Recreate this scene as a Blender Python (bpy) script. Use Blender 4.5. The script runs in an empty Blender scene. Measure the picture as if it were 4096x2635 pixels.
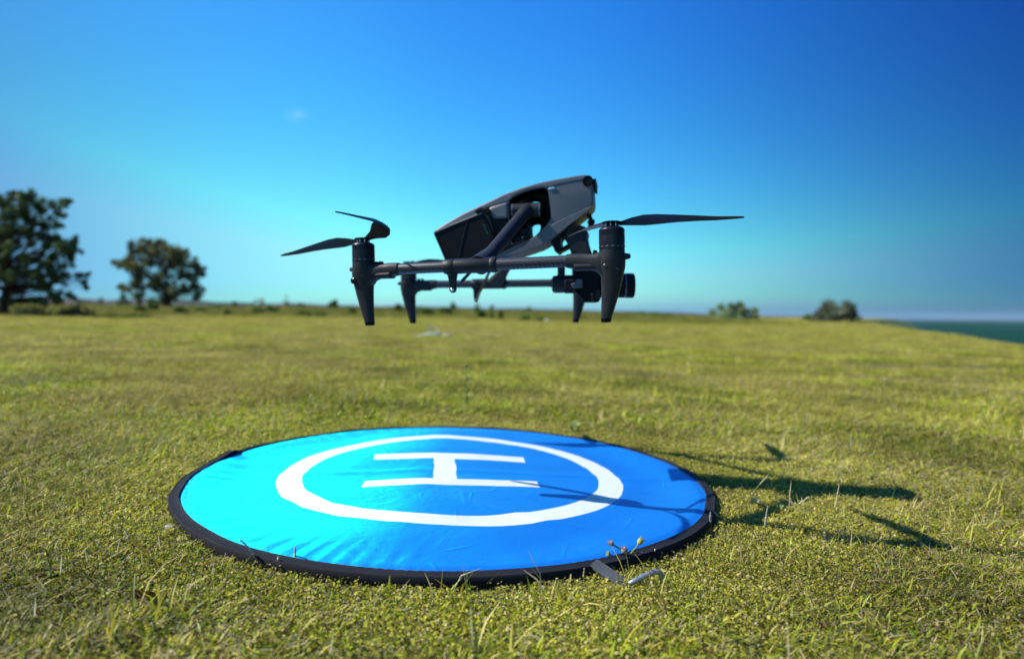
import bpy, bmesh, math, random
import numpy as np
from mathutils import Vector, Matrix, noise as mnoise

random.seed(7)
rng = np.random.default_rng(11)
PI = math.pi
sc = bpy.context.scene
COL = sc.collection

# ------------------------------------------------------------------ camera
FPX = 2480.0                      # focal length in pixels of a 4096 px wide frame
EYE = Vector((0.0, 0.0, 0.36))
PITCH = math.atan((1317.5 - 1262.0) / FPX)
ROLL = math.radians(0.43)
fw = Vector((0, math.cos(PITCH), -math.sin(PITCH)))
r0 = Vector((1, 0, 0))
u0 = Vector((0, math.sin(PITCH), math.cos(PITCH)))
RT = r0 * math.cos(ROLL) + u0 * math.sin(ROLL)
UP = u0 * math.cos(ROLL) - r0 * math.sin(ROLL)
cam = bpy.data.cameras.new('camera')
cam.sensor_width = 36.0
cam.lens = 36.0 * FPX / 4096.0
cam.clip_start = 0.02
cam.clip_end = 40000.0
cam.dof.use_dof = True
cam.dof.focus_distance = 0.94
cam.dof.aperture_fstop = 2.4
cam.dof.aperture_blades = 9
camo = bpy.data.objects.new('camera', cam)
COL.objects.link(camo)
M = Matrix.Identity(4)
for i in range(3):
    M[i][0] = RT[i]; M[i][1] = UP[i]; M[i][2] = -fw[i]; M[i][3] = EYE[i]
camo.matrix_world = M
sc.camera = camo

# ------------------------------------------------------------------ sky and sun
SUN = Vector((-1.04, 0.03, 1.0)).normalized()
world = bpy.data.worlds.new('World')
sc.world = world
world.use_nodes = True
nt = world.node_tree
bg = nt.nodes['Background']
bg.inputs[1].default_value = 0.1


def N(tree, kind, **kw):
    n = tree.nodes.new(kind)
    for k, v in kw.items():
        setattr(n, k, v)
    return n


def mth(tree, op, a, b=None, c=None, clamp=False):
    n = tree.nodes.new('ShaderNodeMath')
    n.operation = op
    n.use_clamp = clamp
    for i, v in enumerate((a, b, c)):
        if v is None:
            continue
        if isinstance(v, (int, float)):
            n.inputs[i].default_value = v
        else:
            tree.links.new(v, n.inputs[i])
    return n.outputs[0]


sky = N(nt, 'ShaderNodeTexSky', sky_type='NISHITA', sun_disc=False)
sky.sun_elevation = math.asin(SUN.z)
sky.sun_rotation = math.atan2(SUN.x, SUN.y)
sky.altitude = 0.0
sky.air_density = 1.0
sky.dust_density = 1.0
sky.ozone_density = 2.0
sep = N(nt, 'ShaderNodeSeparateColor')
nt.links.new(sky.outputs[0], sep.inputs[0])
# the deep, saturated blue of the photograph: a steeper curve per channel
rr = mth(nt, 'MULTIPLY', mth(nt, 'POWER', mth(nt, 'DIVIDE', mth(nt, 'MINIMUM', sep.outputs[0], 3.9), 3.8), 2.35), 2.3)
gg = mth(nt, 'MULTIPLY', mth(nt, 'POWER', mth(nt, 'DIVIDE', mth(nt, 'MINIMUM', sep.outputs[1], 4.5), 4.3), 1.75), 6.3)
bb = mth(nt, 'MULTIPLY', mth(nt, 'POWER', mth(nt, 'DIVIDE', mth(nt, 'MINIMUM', sep.outputs[2], 5.0), 4.5), 0.7), 7.0)
cmb = N(nt, 'ShaderNodeCombineColor')
for i, s_ in enumerate((rr, gg, bb)):
    nt.links.new(s_, cmb.inputs[i])
tc = N(nt, 'ShaderNodeTexCoord')
sx = N(nt, 'ShaderNodeSeparateXYZ')
nt.links.new(tc.outputs['Generated'], sx.inputs[0])
# deeper sky away from the sun (towards +x) and, more gently, on the sun's side
def side(frm, to, far_col):
    w_ = N(nt, 'ShaderNodeMapRange', interpolation_type='SMOOTHSTEP')
    nt.links.new(sx.outputs[0], w_.inputs[0])
    w_.inputs[1].default_value = frm; w_.inputs[2].default_value = to
    w_.inputs[3].default_value = 0.0; w_.inputs[4].default_value = 1.0
    c_ = N(nt, 'ShaderNodeMix', data_type='RGBA')
    nt.links.new(w_.outputs[0], c_.inputs[0])
    c_.inputs[6].default_value = (1, 1, 1, 1); c_.inputs[7].default_value = (*far_col, 1)
    return c_.outputs[2]


def mulc(a_, b_):
    m_ = N(nt, 'ShaderNodeMix', data_type='RGBA', blend_type='MULTIPLY')
    m_.inputs[0].default_value = 1.0
    nt.links.new(a_, m_.inputs[6]); nt.links.new(b_, m_.inputs[7])
    return m_


mul = mulc(mulc(cmb.outputs[0], side(0.0, 0.80, (0.02, 0.11, 0.30))).outputs[2], side(-0.18, -0.95, (0.07, 0.085, 0.50)))


def ray(px, py):
    return fw + RT * ((px - 2048) / FPX) - UP * ((py - 1317.5) / FPX)


def at(px, py, y):
    """the point seen at pixel (px, py) of the 4096 px photograph, at the distance y in front of the camera"""
    v = ray(px, py)
    return EYE + v * (y / v.y)


# a faint wisp of cloud
wd = ray(1190, 462).normalized()
dist = N(nt, 'ShaderNodeVectorMath', operation='DISTANCE')
mp = N(nt, 'ShaderNodeMapping')
mp.inputs['Scale'].default_value = (1, 1, 1.9)
nt.links.new(tc.outputs['Generated'], mp.inputs[0])
nt.links.new(mp.outputs[0], dist.inputs[0])
dist.inputs[1].default_value = (wd.x, wd.y, wd.z * 1.9)
wm = N(nt, 'ShaderNodeMapRange', interpolation_type='SMOOTHSTEP')
nt.links.new(dist.outputs['Value'], wm.inputs[0])
wm.inputs[1].default_value = 0.0
wm.inputs[2].default_value = 0.028
wm.inputs[3].default_value = 1.0
wm.inputs[4].default_value = 0.0
wn = N(nt, 'ShaderNodeTexNoise')
wn.inputs['Scale'].default_value = 60
wn.inputs['Detail'].default_value = 4
nt.links.new(mp.outputs[0], wn.inputs[0])
wf = mth(nt, 'MULTIPLY', wm.outputs[0], mth(nt, 'MULTIPLY', mth(nt, 'SUBTRACT', wn.outputs[0], 0.40), 0.35, clamp=True))
mix = N(nt, 'ShaderNodeMix', data_type='RGBA')
nt.links.new(wf, mix.inputs[0])
nt.links.new(mul.outputs[2], mix.inputs[6])
mix.inputs[7].default_value = (8.0, 9.5, 10.0, 1)
nt.links.new(mix.outputs[2], bg.inputs[0])

sun = bpy.data.lights.new('sun', 'SUN')
sun.energy = 5.0
sun.angle = math.radians(0.5)
sun.color = (1.0, 0.95, 0.86)
suno = bpy.data.objects.new('sun', sun)
COL.objects.link(suno)
suno.rotation_euler = (-SUN).to_track_quat('-Z', 'Y').to_euler()
suno.location = (-20, 0, 20)

sc.view_settings.view_transform = 'Standard'
sc.view_settings.look = 'None'
sc.view_settings.gamma = 1.0
sc.view_settings.use_curve_mapping = False
sc.view_settings.exposure = 0.55
sc.cycles.use_denoising = True
sc.cycles.max_bounces = 8
sc.cycles.transparent_max_bounces = 8
sc.cycles.volume_bounces = 0
sc.cycles.sample_clamp_indirect = 6.0

# ------------------------------------------------------------------ object helpers


def tag(o, label=None, cat=None, group=None, kind=None):
    if label: o['label'] = label
    if cat: o['category'] = cat
    if group: o['group'] = group
    if kind: o['kind'] = kind
    return o


def link(name, me, parent=None, loc=None):
    o = bpy.data.objects.new(name, me)
    COL.objects.link(o)
    if parent is not None:
        o.parent = parent
    if loc is not None:
        o.location = loc
    return o


def empty(name, loc):
    o = bpy.data.objects.new(name, None)
    o.empty_display_size = 0.05
    COL.objects.link(o)
    o.location = loc
    return o


class MB:
    """collects verts and faces (with material slots), builds one mesh object"""

    def __init__(self):
        self.v = []; self.f = []; self.mi = []

    def add(self, verts, faces, m=0):
        b = len(self.v)
        self.v += [tuple(p) for p in verts]
        self.f += [tuple(b + i for i in f) for f in faces]
        self.mi += [m] * len(faces)

    def loft(self, rings, m=0, cap=True, closed=True):
        n = len(rings[0])
        verts = [p for r in rings for p in r]
        faces = []
        for k in range(len(rings) - 1):
            for i in range(n if closed else n - 1):
                j = (i + 1) % n
                faces.append((k * n + i, k * n + j, (k + 1) * n + j, (k + 1) * n + i))
        if cap:
            faces.append(tuple(range(n - 1, -1, -1)))
            faces.append(tuple((len(rings) - 1) * n + i for i in range(n)))
        self.add(verts, faces, m)

    def tube(self, pts, rad, seg=16, m=0, cap=True):
        pts = [Vector(p) for p in pts]
        if isinstance(rad, (int, float)):
            rad = [rad] * len(pts)
        rings = []
        ref = None
        for i, p in enumerate(pts):
            t = (pts[min(i + 1, len(pts) - 1)] - pts[max(i - 1, 0)]).normalized()
            if ref is None:
                ref = Vector((0, 0, 1)) if abs(t.z) < 0.9 else Vector((1, 0, 0))
            a = (ref - t * ref.dot(t)).normalized()
            ref = a
            b = t.cross(a)
            rings.append([p + (a * math.cos(2 * PI * k / seg) + b * math.sin(2 * PI * k / seg)) * rad[i] for k in range(seg)])
        self.loft(rings, m, cap)

    def lathe(self, prof, mat, seg=32, m=0):
        """prof = [(radius, height)] turned about the local z of mat"""
        rings = [[mat @ Vector((r * math.cos(2 * PI * k / seg), r * math.sin(2 * PI * k / seg), z)) for k in range(seg)] for r, z in prof]
        self.loft(rings, m, True)

    def box(self, mat, lo, hi, m=0):
        vs = [mat @ Vector((x, y, z)) for x in (lo[0], hi[0]) for y in (lo[1], hi[1]) for z in (lo[2], hi[2])]
        self.add(vs, [(0, 1, 3, 2), (4, 6, 7, 5), (0, 4, 5, 1), (2, 3, 7, 6), (0, 2, 6, 4), (1, 5, 7, 3)], m)

    def prism(self, pts0, pts1, m=0):
        n = len(pts0)
        self.add(list(pts0) + list(pts1), [tuple(range(n - 1, -1, -1)), tuple(range(n, 2 * n))] + [(i, (i + 1) % n, n + (i + 1) % n, n + i) for i in range(n)], m)

    def build(self, name, mats, parent=None, origin=None, smooth=40, bevel=0, seg=2):
        if not isinstance(mats, (list, tuple)):
            mats = [mats]
        o0 = Vector(origin) if origin is not None else (Vector(parent['_o']) if parent is not None and '_o' in parent else Vector((0, 0, 0)))
        me = bpy.data.meshes.new(name)
        me.from_pydata([tuple(Vector(p) - o0) for p in self.v], [], self.f)
        for mm in mats:
            me.materials.append(mm)
        me.polygons.foreach_set('material_index', self.mi)
        bm = bmesh.new(); bm.from_mesh(me)
        bmesh.ops.recalc_face_normals(bm, faces=bm.faces)
        bm.to_mesh(me); bm.free()
        if smooth:
            me.polygons.foreach_set('use_smooth', [True] * len(me.polygons))
            me.set_sharp_from_angle(angle=math.radians(smooth))
        o = link(name, me, parent)
        if parent is None and origin is not None:
            o.location = o0
        if bevel:
            b = o.modifiers.new('bevel', 'BEVEL')
            b.width = bevel; b.segments = seg; b.limit_method = 'ANGLE'; b.angle_limit = math.radians(32)
            b.harden_normals = False
        return o


def thing(name, loc, label, cat, group=None):
    e = empty(name, loc)
    tag(e, label, cat, group)
    return e


def rooted(e):
    """origin its parts subtract"""
    e['_o'] = tuple(e.location)
    return e


def fast_mesh(name, verts, faces, mat, cols=None, smooth=False):
    """verts (n,3), faces (m,k) numpy; cols (n,3) -> point colour attribute 'tint'"""
    me = bpy.data.meshes.new(name)
    n, (m, k) = len(verts), faces.shape
    me.vertices.add(n); me.vertices.foreach_set('co', np.ascontiguousarray(verts, dtype=np.float32).ravel())
    me.loops.add(m * k); me.loops.foreach_set('vertex_index', np.ascontiguousarray(faces, dtype=np.int32).ravel())
    me.polygons.add(m)
    me.polygons.foreach_set('loop_start', np.arange(0, m * k, k, dtype=np.int32))
    me.polygons.foreach_set('loop_total', np.full(m, k, dtype=np.int32))
    if smooth:
        me.polygons.foreach_set('use_smooth', np.ones(m, dtype=bool))
    if cols is not None:
        a = me.attributes.new('tint', 'FLOAT_COLOR', 'POINT')
        a.data.foreach_set('color', np.concatenate([cols, np.ones((n, 1))], 1).astype(np.float32).ravel())
    me.update(calc_edges=True)
    me.validate()
    if mat: me.materials.append(mat)
    return me


# ------------------------------------------------------------------ materials


def mat_new(name):
    m = bpy.data.materials.new(name)
    m.use_nodes = True
    return m, m.node_tree, m.node_tree.nodes['Principled BSDF']


def plain(name, col, rough=0.5, metal=0.0, spec=0.5, bump=0.0, bscale=900, var=0.0, vscale=40):
    m, t, p = mat_new(name)
    p.inputs['Base Color'].default_value = (*col, 1)
    p.inputs['Roughness'].default_value = rough
    p.inputs['Metallic'].default_value = metal
    p.inputs['Specular IOR Level'].default_value = spec
    co = N(t, 'ShaderNodeTexCoord')
    if var:
        n = N(t, 'ShaderNodeTexNoise'); n.inputs['Scale'].default_value = vscale; n.inputs['Detail'].default_value = 5
        t.links.new(co.outputs['Object'], n.inputs[0])
        mr = N(t, 'ShaderNodeMapRange')
        t.links.new(n.outputs[0], mr.inputs[0])
        mr.inputs[1].default_value = 0.3; mr.inputs[2].default_value = 0.7
        mr.inputs[3].default_value = 1 - var; mr.inputs[4].default_value = 1 + var
        mx = N(t, 'ShaderNodeMix', data_type='RGBA', blend_type='MULTIPLY'); mx.inputs[0].default_value = 1
        mx.inputs[6].default_value = (*col, 1)
        t.links.new(mr.outputs[0], mx.inputs[7])
        t.links.new(mx.outputs[2], p.inputs['Base Color'])
        rm = mth(t, 'MULTIPLY', mr.outputs[0], rough)
        t.links.new(rm, p.inputs['Roughness'])
    if bump:
        n2 = N(t, 'ShaderNodeTexNoise'); n2.inputs['Scale'].default_value = bscale; n2.inputs['Detail'].default_value = 2
        t.links.new(co.outputs['Object'], n2.inputs[0])
        b = N(t, 'ShaderNodeBump'); b.inputs['Strength'].default_value = bump; b.inputs['Distance'].default_value = 0.001
        t.links.new(n2.outputs[0], b.inputs['Height'])
        t.links.new(b.outputs[0], p.inputs['Normal'])
    return m


def leafy(name, scale, trans=0.35, var=0.35, dark=1.0, extra=None):
    """leaf or blade material: colour from the 'tint' attribute times large soft patches in world space"""
    m, t, p = mat_new(name)
    t.nodes.remove(p)
    out = t.nodes['Material Output']
    a = N(t, 'ShaderNodeAttribute', attribute_name='tint')
    g = N(t, 'ShaderNodeNewGeometry')
    n = N(t, 'ShaderNodeTexNoise'); n.inputs['Scale'].default_value = scale; n.inputs['Detail'].default_value = 3
    t.links.new(g.outputs['Position'], n.inputs[0])
    mr = N(t, 'ShaderNodeMapRange')
    t.links.new(n.outputs[0], mr.inputs[0])
    mr.inputs[1].default_value = 0.32; mr.inputs[2].default_value = 0.68
    mr.inputs[3].default_value = (1 - var) * dark; mr.inputs[4].default_value = (1 + var) * dark
    mx = N(t, 'ShaderNodeMix', data_type='RGBA', blend_type='MULTIPLY'); mx.inputs[0].default_value = 1
    t.links.new(a.outputs['Color'], mx.inputs[6]); t.links.new(mr.outputs[0], mx.inputs[7])
    col = mx.outputs[2]
    if extra:
        n3 = N(t, 'ShaderNodeTexNoise'); n3.inputs['Scale'].default_value = extra[0]; n3.inputs['Detail'].default_value = 4
        t.links.new(g.outputs['Position'], n3.inputs[0])
        r3 = N(t, 'ShaderNodeMapRange', interpolation_type='SMOOTHSTEP')
        t.links.new(n3.outputs[0], r3.inputs[0]); r3.inputs[1].default_value = 0.45; r3.inputs[2].default_value = 0.64
        r3.inputs[3].default_value = 0; r3.inputs[4].default_value = extra[2]
        m3 = N(t, 'ShaderNodeMix', data_type='RGBA')
        t.links.new(r3.outputs[0], m3.inputs[0]); t.links.new(col, m3.inputs[6]); m3.inputs[7].default_value = (*extra[1], 1)
        col = m3.outputs[2]
    d = N(t, 'ShaderNodeBsdfDiffuse'); tr = N(t, 'ShaderNodeBsdfTranslucent'); gl = N(t, 'ShaderNodeBsdfGlossy')
    gl.inputs['Roughness'].default_value = 0.45
    gl.inputs['Color'].default_value = (0.8, 0.85, 0.8, 1)
    t.links.new(col, d.inputs[0]); t.links.new(col, tr.inputs[0])
    m1 = N(t, 'ShaderNodeMixShader'); m1.inputs[0].default_value = trans
    t.links.new(d.outputs[0], m1.inputs[1]); t.links.new(tr.outputs[0], m1.inputs[2])
    m2 = N(t, 'ShaderNodeMixShader'); m2.inputs[0].default_value = 0.018
    t.links.new(m1.outputs[0], m2.inputs[1]); t.links.new(gl.outputs[0], m2.inputs[2])
    t.links.new(m2.outputs[0], out.inputs['Surface'])
    return m


MAT = {}
MAT['grey_shell'] = plain('grey_shell', (0.125, 0.13, 0.138), 0.48, 0.2, 0.5, var=0.12, vscale=30)
MAT['dark_plastic'] = plain('dark_plastic', (0.016, 0.017, 0.020), 0.5, 0.0, 0.30, bump=0.25, bscale=1500, var=0.15)
MAT['black_plastic'] = plain('black_plastic', (0.006, 0.0065, 0.008), 0.5, 0.0, 0.14, var=0.15)
MAT['pod_plastic'] = plain('pod_plastic', (0.021, 0.024, 0.026), 0.46, 0.0, 0.25, bump=0.2, bscale=1800, var=0.12)
MAT['motor_metal'] = plain('motor_metal', (0.014, 0.015, 0.018), 0.34, 0.2, 0.4, var=0.1)
MAT['blade_black'] = plain('blade_black', (0.012, 0.013, 0.016), 0.42, 0.0, 0.4, var=0.2)
MAT['lit_cover_grey'] = plain('lit_cover_grey', (0.15, 0.155, 0.162), 0.48, 0.2, 0.5, var=0.1, vscale=30)  # shell grey, lightened to carry the brightness of the upward-facing edge
MAT['slot_metal'] = plain('slot_metal', (0.16, 0.16, 0.17), 0.4, 0.8, 0.5)
MAT['steel'] = plain('steel', (0.55, 0.56, 0.58), 0.28, 1.0, 0.5, var=0.15, vscale=200)
MAT['glass_black'] = plain('glass_black', (0.004, 0.005, 0.008), 0.06, 0.0, 0.6)
MAT['rim_fabric'] = plain('rim_fabric', (0.009, 0.010, 0.014), 0.8, 0.0, 0.25, bump=0.5, bscale=1100, var=0.25)
MAT['strap'] = plain('strap', (0.075, 0.085, 0.092), 0.75, 0.0, 0.3, bump=0.6, bscale=900, var=0.25)
MAT['white_print'] = plain('white_print', (0.7, 0.7, 0.7), 0.6)
MAT['bark'] = plain('bark', (0.035, 0.028, 0.022), 0.9, 0, 0.1, bump=0.8, bscale=12, var=0.3, vscale=3)
MAT['stone'] = plain('stone', (0.36, 0.34, 0.28), 0.9, 0, 0.2, bump=0.6, bscale=90, var=0.3, vscale=60)
MAT['pale_stone'] = plain('pale_stone', (0.62, 0.60, 0.55), 0.9, 0, 0.2, bump=0.6, bscale=9, var=0.2, vscale=6)
MAT['white_film'] = plain('white_film', (0.42, 0.50, 0.42), 0.6, 0, 0.5, var=0.12)
MAT['leaf_brown'] = plain('leaf_brown', (0.17, 0.055, 0.022), 0.55, 0, 0.35, bump=0.5, bscale=150, var=0.45, vscale=70)
m, t, p = mat_new('green_led'); p.inputs['Base Color'].default_value = (0.0, 0.05, 0.02, 1)
p.inputs['Emission Color'].default_value = (0.02, 0.5, 0.25, 1); p.inputs['Emission Strength'].default_value = 0.18
MAT['green_led'] = m

# carbon weave tube
m, t, p = mat_new('carbon_weave')
co = N(t, 'ShaderNodeTexCoord')
w1 = N(t, 'ShaderNodeTexWave', wave_type='BANDS', bands_direction='DIAGONAL'); w1.inputs['Scale'].default_value = 120; w1.inputs['Distortion'].default_value = 1.2
w1.inputs['Detail'].default_value = 1
t.links.new(co.outputs['Object'], w1.inputs[0])
w2 = N(t, 'ShaderNodeTexVoronoi'); w2.inputs['Scale'].default_value = 230
t.links.new(co.outputs['Object'], w2.inputs[0])
f = mth(t, 'MULTIPLY', w1.outputs[1], mth(t, 'ADD', w2.outputs[0], 0.35))
cr = N(t, 'ShaderNodeMix', data_type='RGBA'); t.links.new(f, cr.inputs[0])
cr.inputs[6].default_value = (0.016, 0.018, 0.022, 1); cr.inputs[7].default_value = (0.060, 0.064, 0.072, 1)
t.links.new(cr.outputs[2], p.inputs['Base Color'])
p.inputs['Roughness'].default_value = 0.36
MAT['carbon'] = m

MAT['grass'] = leafy('grass_blades', 1.9, 0.40, 0.37, 1.0, extra=(0.9, (0.38, 0.31, 0.09), 0.48))
MAT['leaf'] = leafy('tree_leaves', 0.6, 0.38, 0.42, 1.9)

# ------------------------------------------------------------------ terrain


def S(a, b, x):
    t = np.clip((x - a) / (b - a), 0, 1)
    return t * t * (3 - 2 * t)


_ph = rng.uniform(0, 6.28, (24, 3))


def wob(x, y, k, i0, n=6):
    """cheap smooth noise, about -1..1"""
    s = 0
    for i in range(n):
        a = _ph[(i0 + i) % 24]
        ang = a[0]
        kk = k * (0.6 + 0.35 * i)
        s = s + np.sin(kk * (np.cos(ang) * x + np.sin(ang) * y) + a[1] + 0.8 * np.sin(kk * 0.7 * (np.sin(ang) * x - np.cos(ang) * y) + a[2])) / (1 + 0.3 * i)
    return s / 2.4


EY = np.array([-400, -50, 0, 6, 11.9, 17, 41, 110, 400, 1200, 6000.0])
EX = np.array([5.8, 6.5, 7.4, 8.1, 9.0, 11.7, 24, 58, 215, 740, 3600.0])
PADC = np.array([-0.1242, 1.347])


def G(x, y):
    x = np.asarray(x, float); y = np.asarray(y, float)
    r = np.hypot(x, y)
    z = -0.0267 * 2.6 * np.tanh((x - PADC[0]) / 2.6)
    tx = np.where(y > 0.5, x / np.maximum(y, 0.5), np.sign(x) * 2.0)
    W = 1 - S(0.06, 0.50, tx)
    z = z + 0.86 * S(22, 72, r) * W * (1 - 0.92 * S(110, 280, r))
    z = z + 0.08 * wob(x, y, 0.16, 3) * S(18, 60, r) + 0.014 * wob(x, y, 1.1, 9) * S(1.2, 6, r)
    rp = np.hypot(x - PADC[0], y - PADC[1])
    z = z + 0.0035 * wob(x, y, 14, 14) * S(0.55, 0.75, rp) * (1 - S(8, 14, r))
    d = x - np.interp(y, EY, EX) + 0.6 * wob(x, y, 0.35, 1)
    z = z - 15.0 * S(0, 24, np.maximum(d, 0)) - 0.10 * S(-4, 3, d)
    return z


def sinhspace(lo, hi, n, k):
    t = np.linspace(math.asinh(lo / k), math.asinh(hi / k), n)
    return np.sinh(t) * k


xs = sinhspace(-4500, 4500, 301, 1.2)
ys = np.concatenate([[-60, -30, -15, -8, -4, -2, -1], sinhspace(0.0 - 0.5, 6000, 300, 1.2)])
XX, YY = np.meshgrid(xs, ys)
ZZ = G(XX, YY)
V = np.stack([XX.ravel(), YY.ravel(), ZZ.ravel()], 1)
nx, ny = len(xs), len(ys)
ii = np.arange(nx * (ny - 1)).reshape(ny - 1, nx)[:, :-1].ravel()
F = np.stack([ii, ii + 1, ii + nx + 1, ii + nx], 1)

m, t, p = mat_new('meadow_soil')
g = N(t, 'ShaderNodeNewGeometry')


def nz(scale, detail=4, rough=0.55):
    n = N(t, 'ShaderNodeTexNoise'); n.inputs['Scale'].default_value = scale; n.inputs['Detail'].default_value = detail
    n.inputs['Roughness'].default_value = rough
    t.links.new(g.outputs['Position'], n.inputs[0])
    return n.outputs[0]


def mr(src, a, b, c, d):
    n = N(t, 'ShaderNodeMapRange', interpolation_type='SMOOTHSTEP'); t.links.new(src, n.inputs[0])
    for i, v in enumerate((a, b, c, d)):
        n.inputs[i + 1].default_value = v
    return n.outputs[0]


def mixc(fac, a, b):
    n = N(t, 'ShaderNodeMix', data_type='RGBA'); t.links.new(fac, n.inputs[0])
    for i, v in ((6, a), (7, b)):
        if isinstance(v, tuple):
            n.inputs[i].default_value = (*v, 1)
        else:
            t.links.new(v, n.inputs[i])
    return n.outputs[2]


near = mixc(mr(nz(60, 6), 0.4, 0.62, 0, 1), (0.06, 0.05, 0.026), (0.20, 0.17, 0.09))
near = mixc(mr(nz(9, 5), 0.45, 0.62, 0, 0.8), near, (0.09, 0.105, 0.02))
far = mixc(mr(nz(0.12, 6), 0.40, 0.62, 0, 1), (0.27, 0.28, 0.026), (0.40, 0.34, 0.06))
far = mixc(mr(nz(0.9, 6, 0.7), 0.5, 0.68, 0, 0.7), far, (0.11, 0.13, 0.022))
sxyz = N(t, 'ShaderNodeSeparateXYZ'); t.links.new(g.outputs['Position'], sxyz.inputs[0])
ln = N(t, 'ShaderNodeVectorMath', operation='LENGTH'); t.links.new(g.outputs['Position'], ln.inputs[0])
body = mixc(mr(ln.outputs['Value'], 4, 22, 0, 1), near, far)
rough_ = mixc(mr(nz(0.2, 5), 0.4, 0.62, 0, 1), (0.075, 0.085, 0.018), (0.17, 0.155, 0.04))
body = mixc(mr(sxyz.outputs[2], 0.06, 0.35, 0, 0.8), body, rough_)
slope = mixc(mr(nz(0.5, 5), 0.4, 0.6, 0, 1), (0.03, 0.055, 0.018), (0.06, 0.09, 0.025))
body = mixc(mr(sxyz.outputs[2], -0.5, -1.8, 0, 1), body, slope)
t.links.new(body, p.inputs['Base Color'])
p.inputs['Roughness'].default_value = 0.95
p.inputs['Specular IOR Level'].default_value = 0.1
b = N(t, 'ShaderNodeBump'); b.inputs['Strength'].default_value = 0.7; b.inputs['Distance'].default_value = 0.012
t.links.new(nz(120, 6), b.inputs['Height']); t.links.new(b.outputs[0], p.inputs['Normal'])
MAT['soil'] = m
ground = link('ground', fast_mesh('ground', V, F, MAT['soil'], smooth=True))
tag(ground, 'dry short meadow ground falling away to the sea', kind='structure')

# sea
m, t, p = mat_new('sea_water')
g = N(t, 'ShaderNodeNewGeometry')
p.inputs['Base Color'].default_value = (0.004, 0.038, 0.040, 1)
p.inputs['Roughness'].default_value = 0.6
p.inputs['IOR'].default_value = 1.33
p.inputs['Specular IOR Level'].default_value = 0.015
b = N(t, 'ShaderNodeBump'); b.inputs['Strength'].default_value = 1.0; b.inputs['Distance'].default_value = 0.8
b2 = mth(t, 'ADD', nz(0.05, 6), nz(0.4, 4))
t.links.new(b2, b.inputs['Height']); t.links.new(b.outputs[0], p.inputs['Normal'])
cm = mixc(mr(nz(0.012, 4), 0.4, 0.65, 0, 1), (0.003, 0.034, 0.022), (0.006, 0.055, 0.032))
t.links.new(cm, p.inputs['Base Color'])
MAT['sea'] = m
sx_ = np.linspace(-5000, 9000, 30); sy_ = np.linspace(-500, 11500, 30)
SX, SY = np.meshgrid(sx_, sy_)
ii = np.arange(30 * 29).reshape(29, 30)[:, :-1].ravel()
sea = link('sea', fast_mesh('sea', np.stack([SX.ravel(), SY.ravel(), np.full(900, -14.0)], 1), np.stack([ii, ii + 1, ii + 31, ii + 30], 1), MAT['sea']))
tag(sea, 'dark teal sea beyond the right edge of the meadow', kind='structure')

# far hills: a long low ridge sinking to the right
m, t, p = mat_new('hill_soil')
g = N(t, 'ShaderNodeNewGeometry')
hc = mixc(mr(nz(0.006, 5), 0.42, 0.6, 0, 1), (0.11, 0.075, 0.06), (0.03, 0.042, 0.025))
hc = mixc(mr(nz(0.03, 5), 0.5, 0.6, 0, 0.8), hc, (0.02, 0.03, 0.02))
t.links.new(hc, p.inputs['Base Color']); p.inputs['Roughness'].default_value = 1.0; p.inputs['Specular IOR Level'].default_value = 0
MAT['hill'] = m
txs = np.linspace(-1.6, 0.56, 260)
top = np.interp(txs, [-1.6, -0.83, -0.5, -0.41, -0.24, 0.03, 0.21, 0.35, 0.48, 0.56], [0.024, 0.023, 0.021, 0.017, 0.0148, 0.0112, 0.0085, 0.0042, 0.0018, -0.002])
verts = []
for a, h in zip(txs, top):
    wv = 1 + 0.05 * math.sin(a * 31) + 0.04 * math.sin(a * 71 + 1)
    for D, k in ((1700, -0.006), (1950, 0.45), (2150, 0.85), (2400, 1.0), (2900, 0.4), (3300, -0.01)):
        verts.append((a * D, D, 0.3 + (h * k * 2400 * wv if k > 0 else k * 1500)))
verts = np.array(verts)
ii = np.arange(259 * 6).reshape(259, 6)[:, :-1].ravel()
hills = link('hills', fast_mesh('hills', verts, np.stack([ii, ii + 6, ii + 7, ii + 1], 1), MAT['hill'], smooth=True))
tag(hills, 'low far hills on the horizon fading into blue haze', kind='structure')

# haze
hz = MB(); hz.box(Matrix.Identity(4), (-5600, -700, -17), (9500, 12000, 75))
m = bpy.data.materials.new('haze_air'); m.use_nodes = True
m.node_tree.nodes.remove(m.node_tree.nodes['Principled BSDF'])
pv = N(m.node_tree, 'ShaderNodeVolumePrincipled')
pv.inputs['Color'].default_value = (0.55, 0.84, 1.0, 1)
pv.inputs['Density'].default_value = 0.00005
m.node_tree.links.new(pv.outputs[0], m.node_tree.nodes['Material Output'].inputs['Volume'])
haze = hz.build('haze', m, smooth=0)
tag(haze, 'thin blue haze over the meadow and the sea', kind='stuff')

# ------------------------------------------------------------------ leaves


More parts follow.
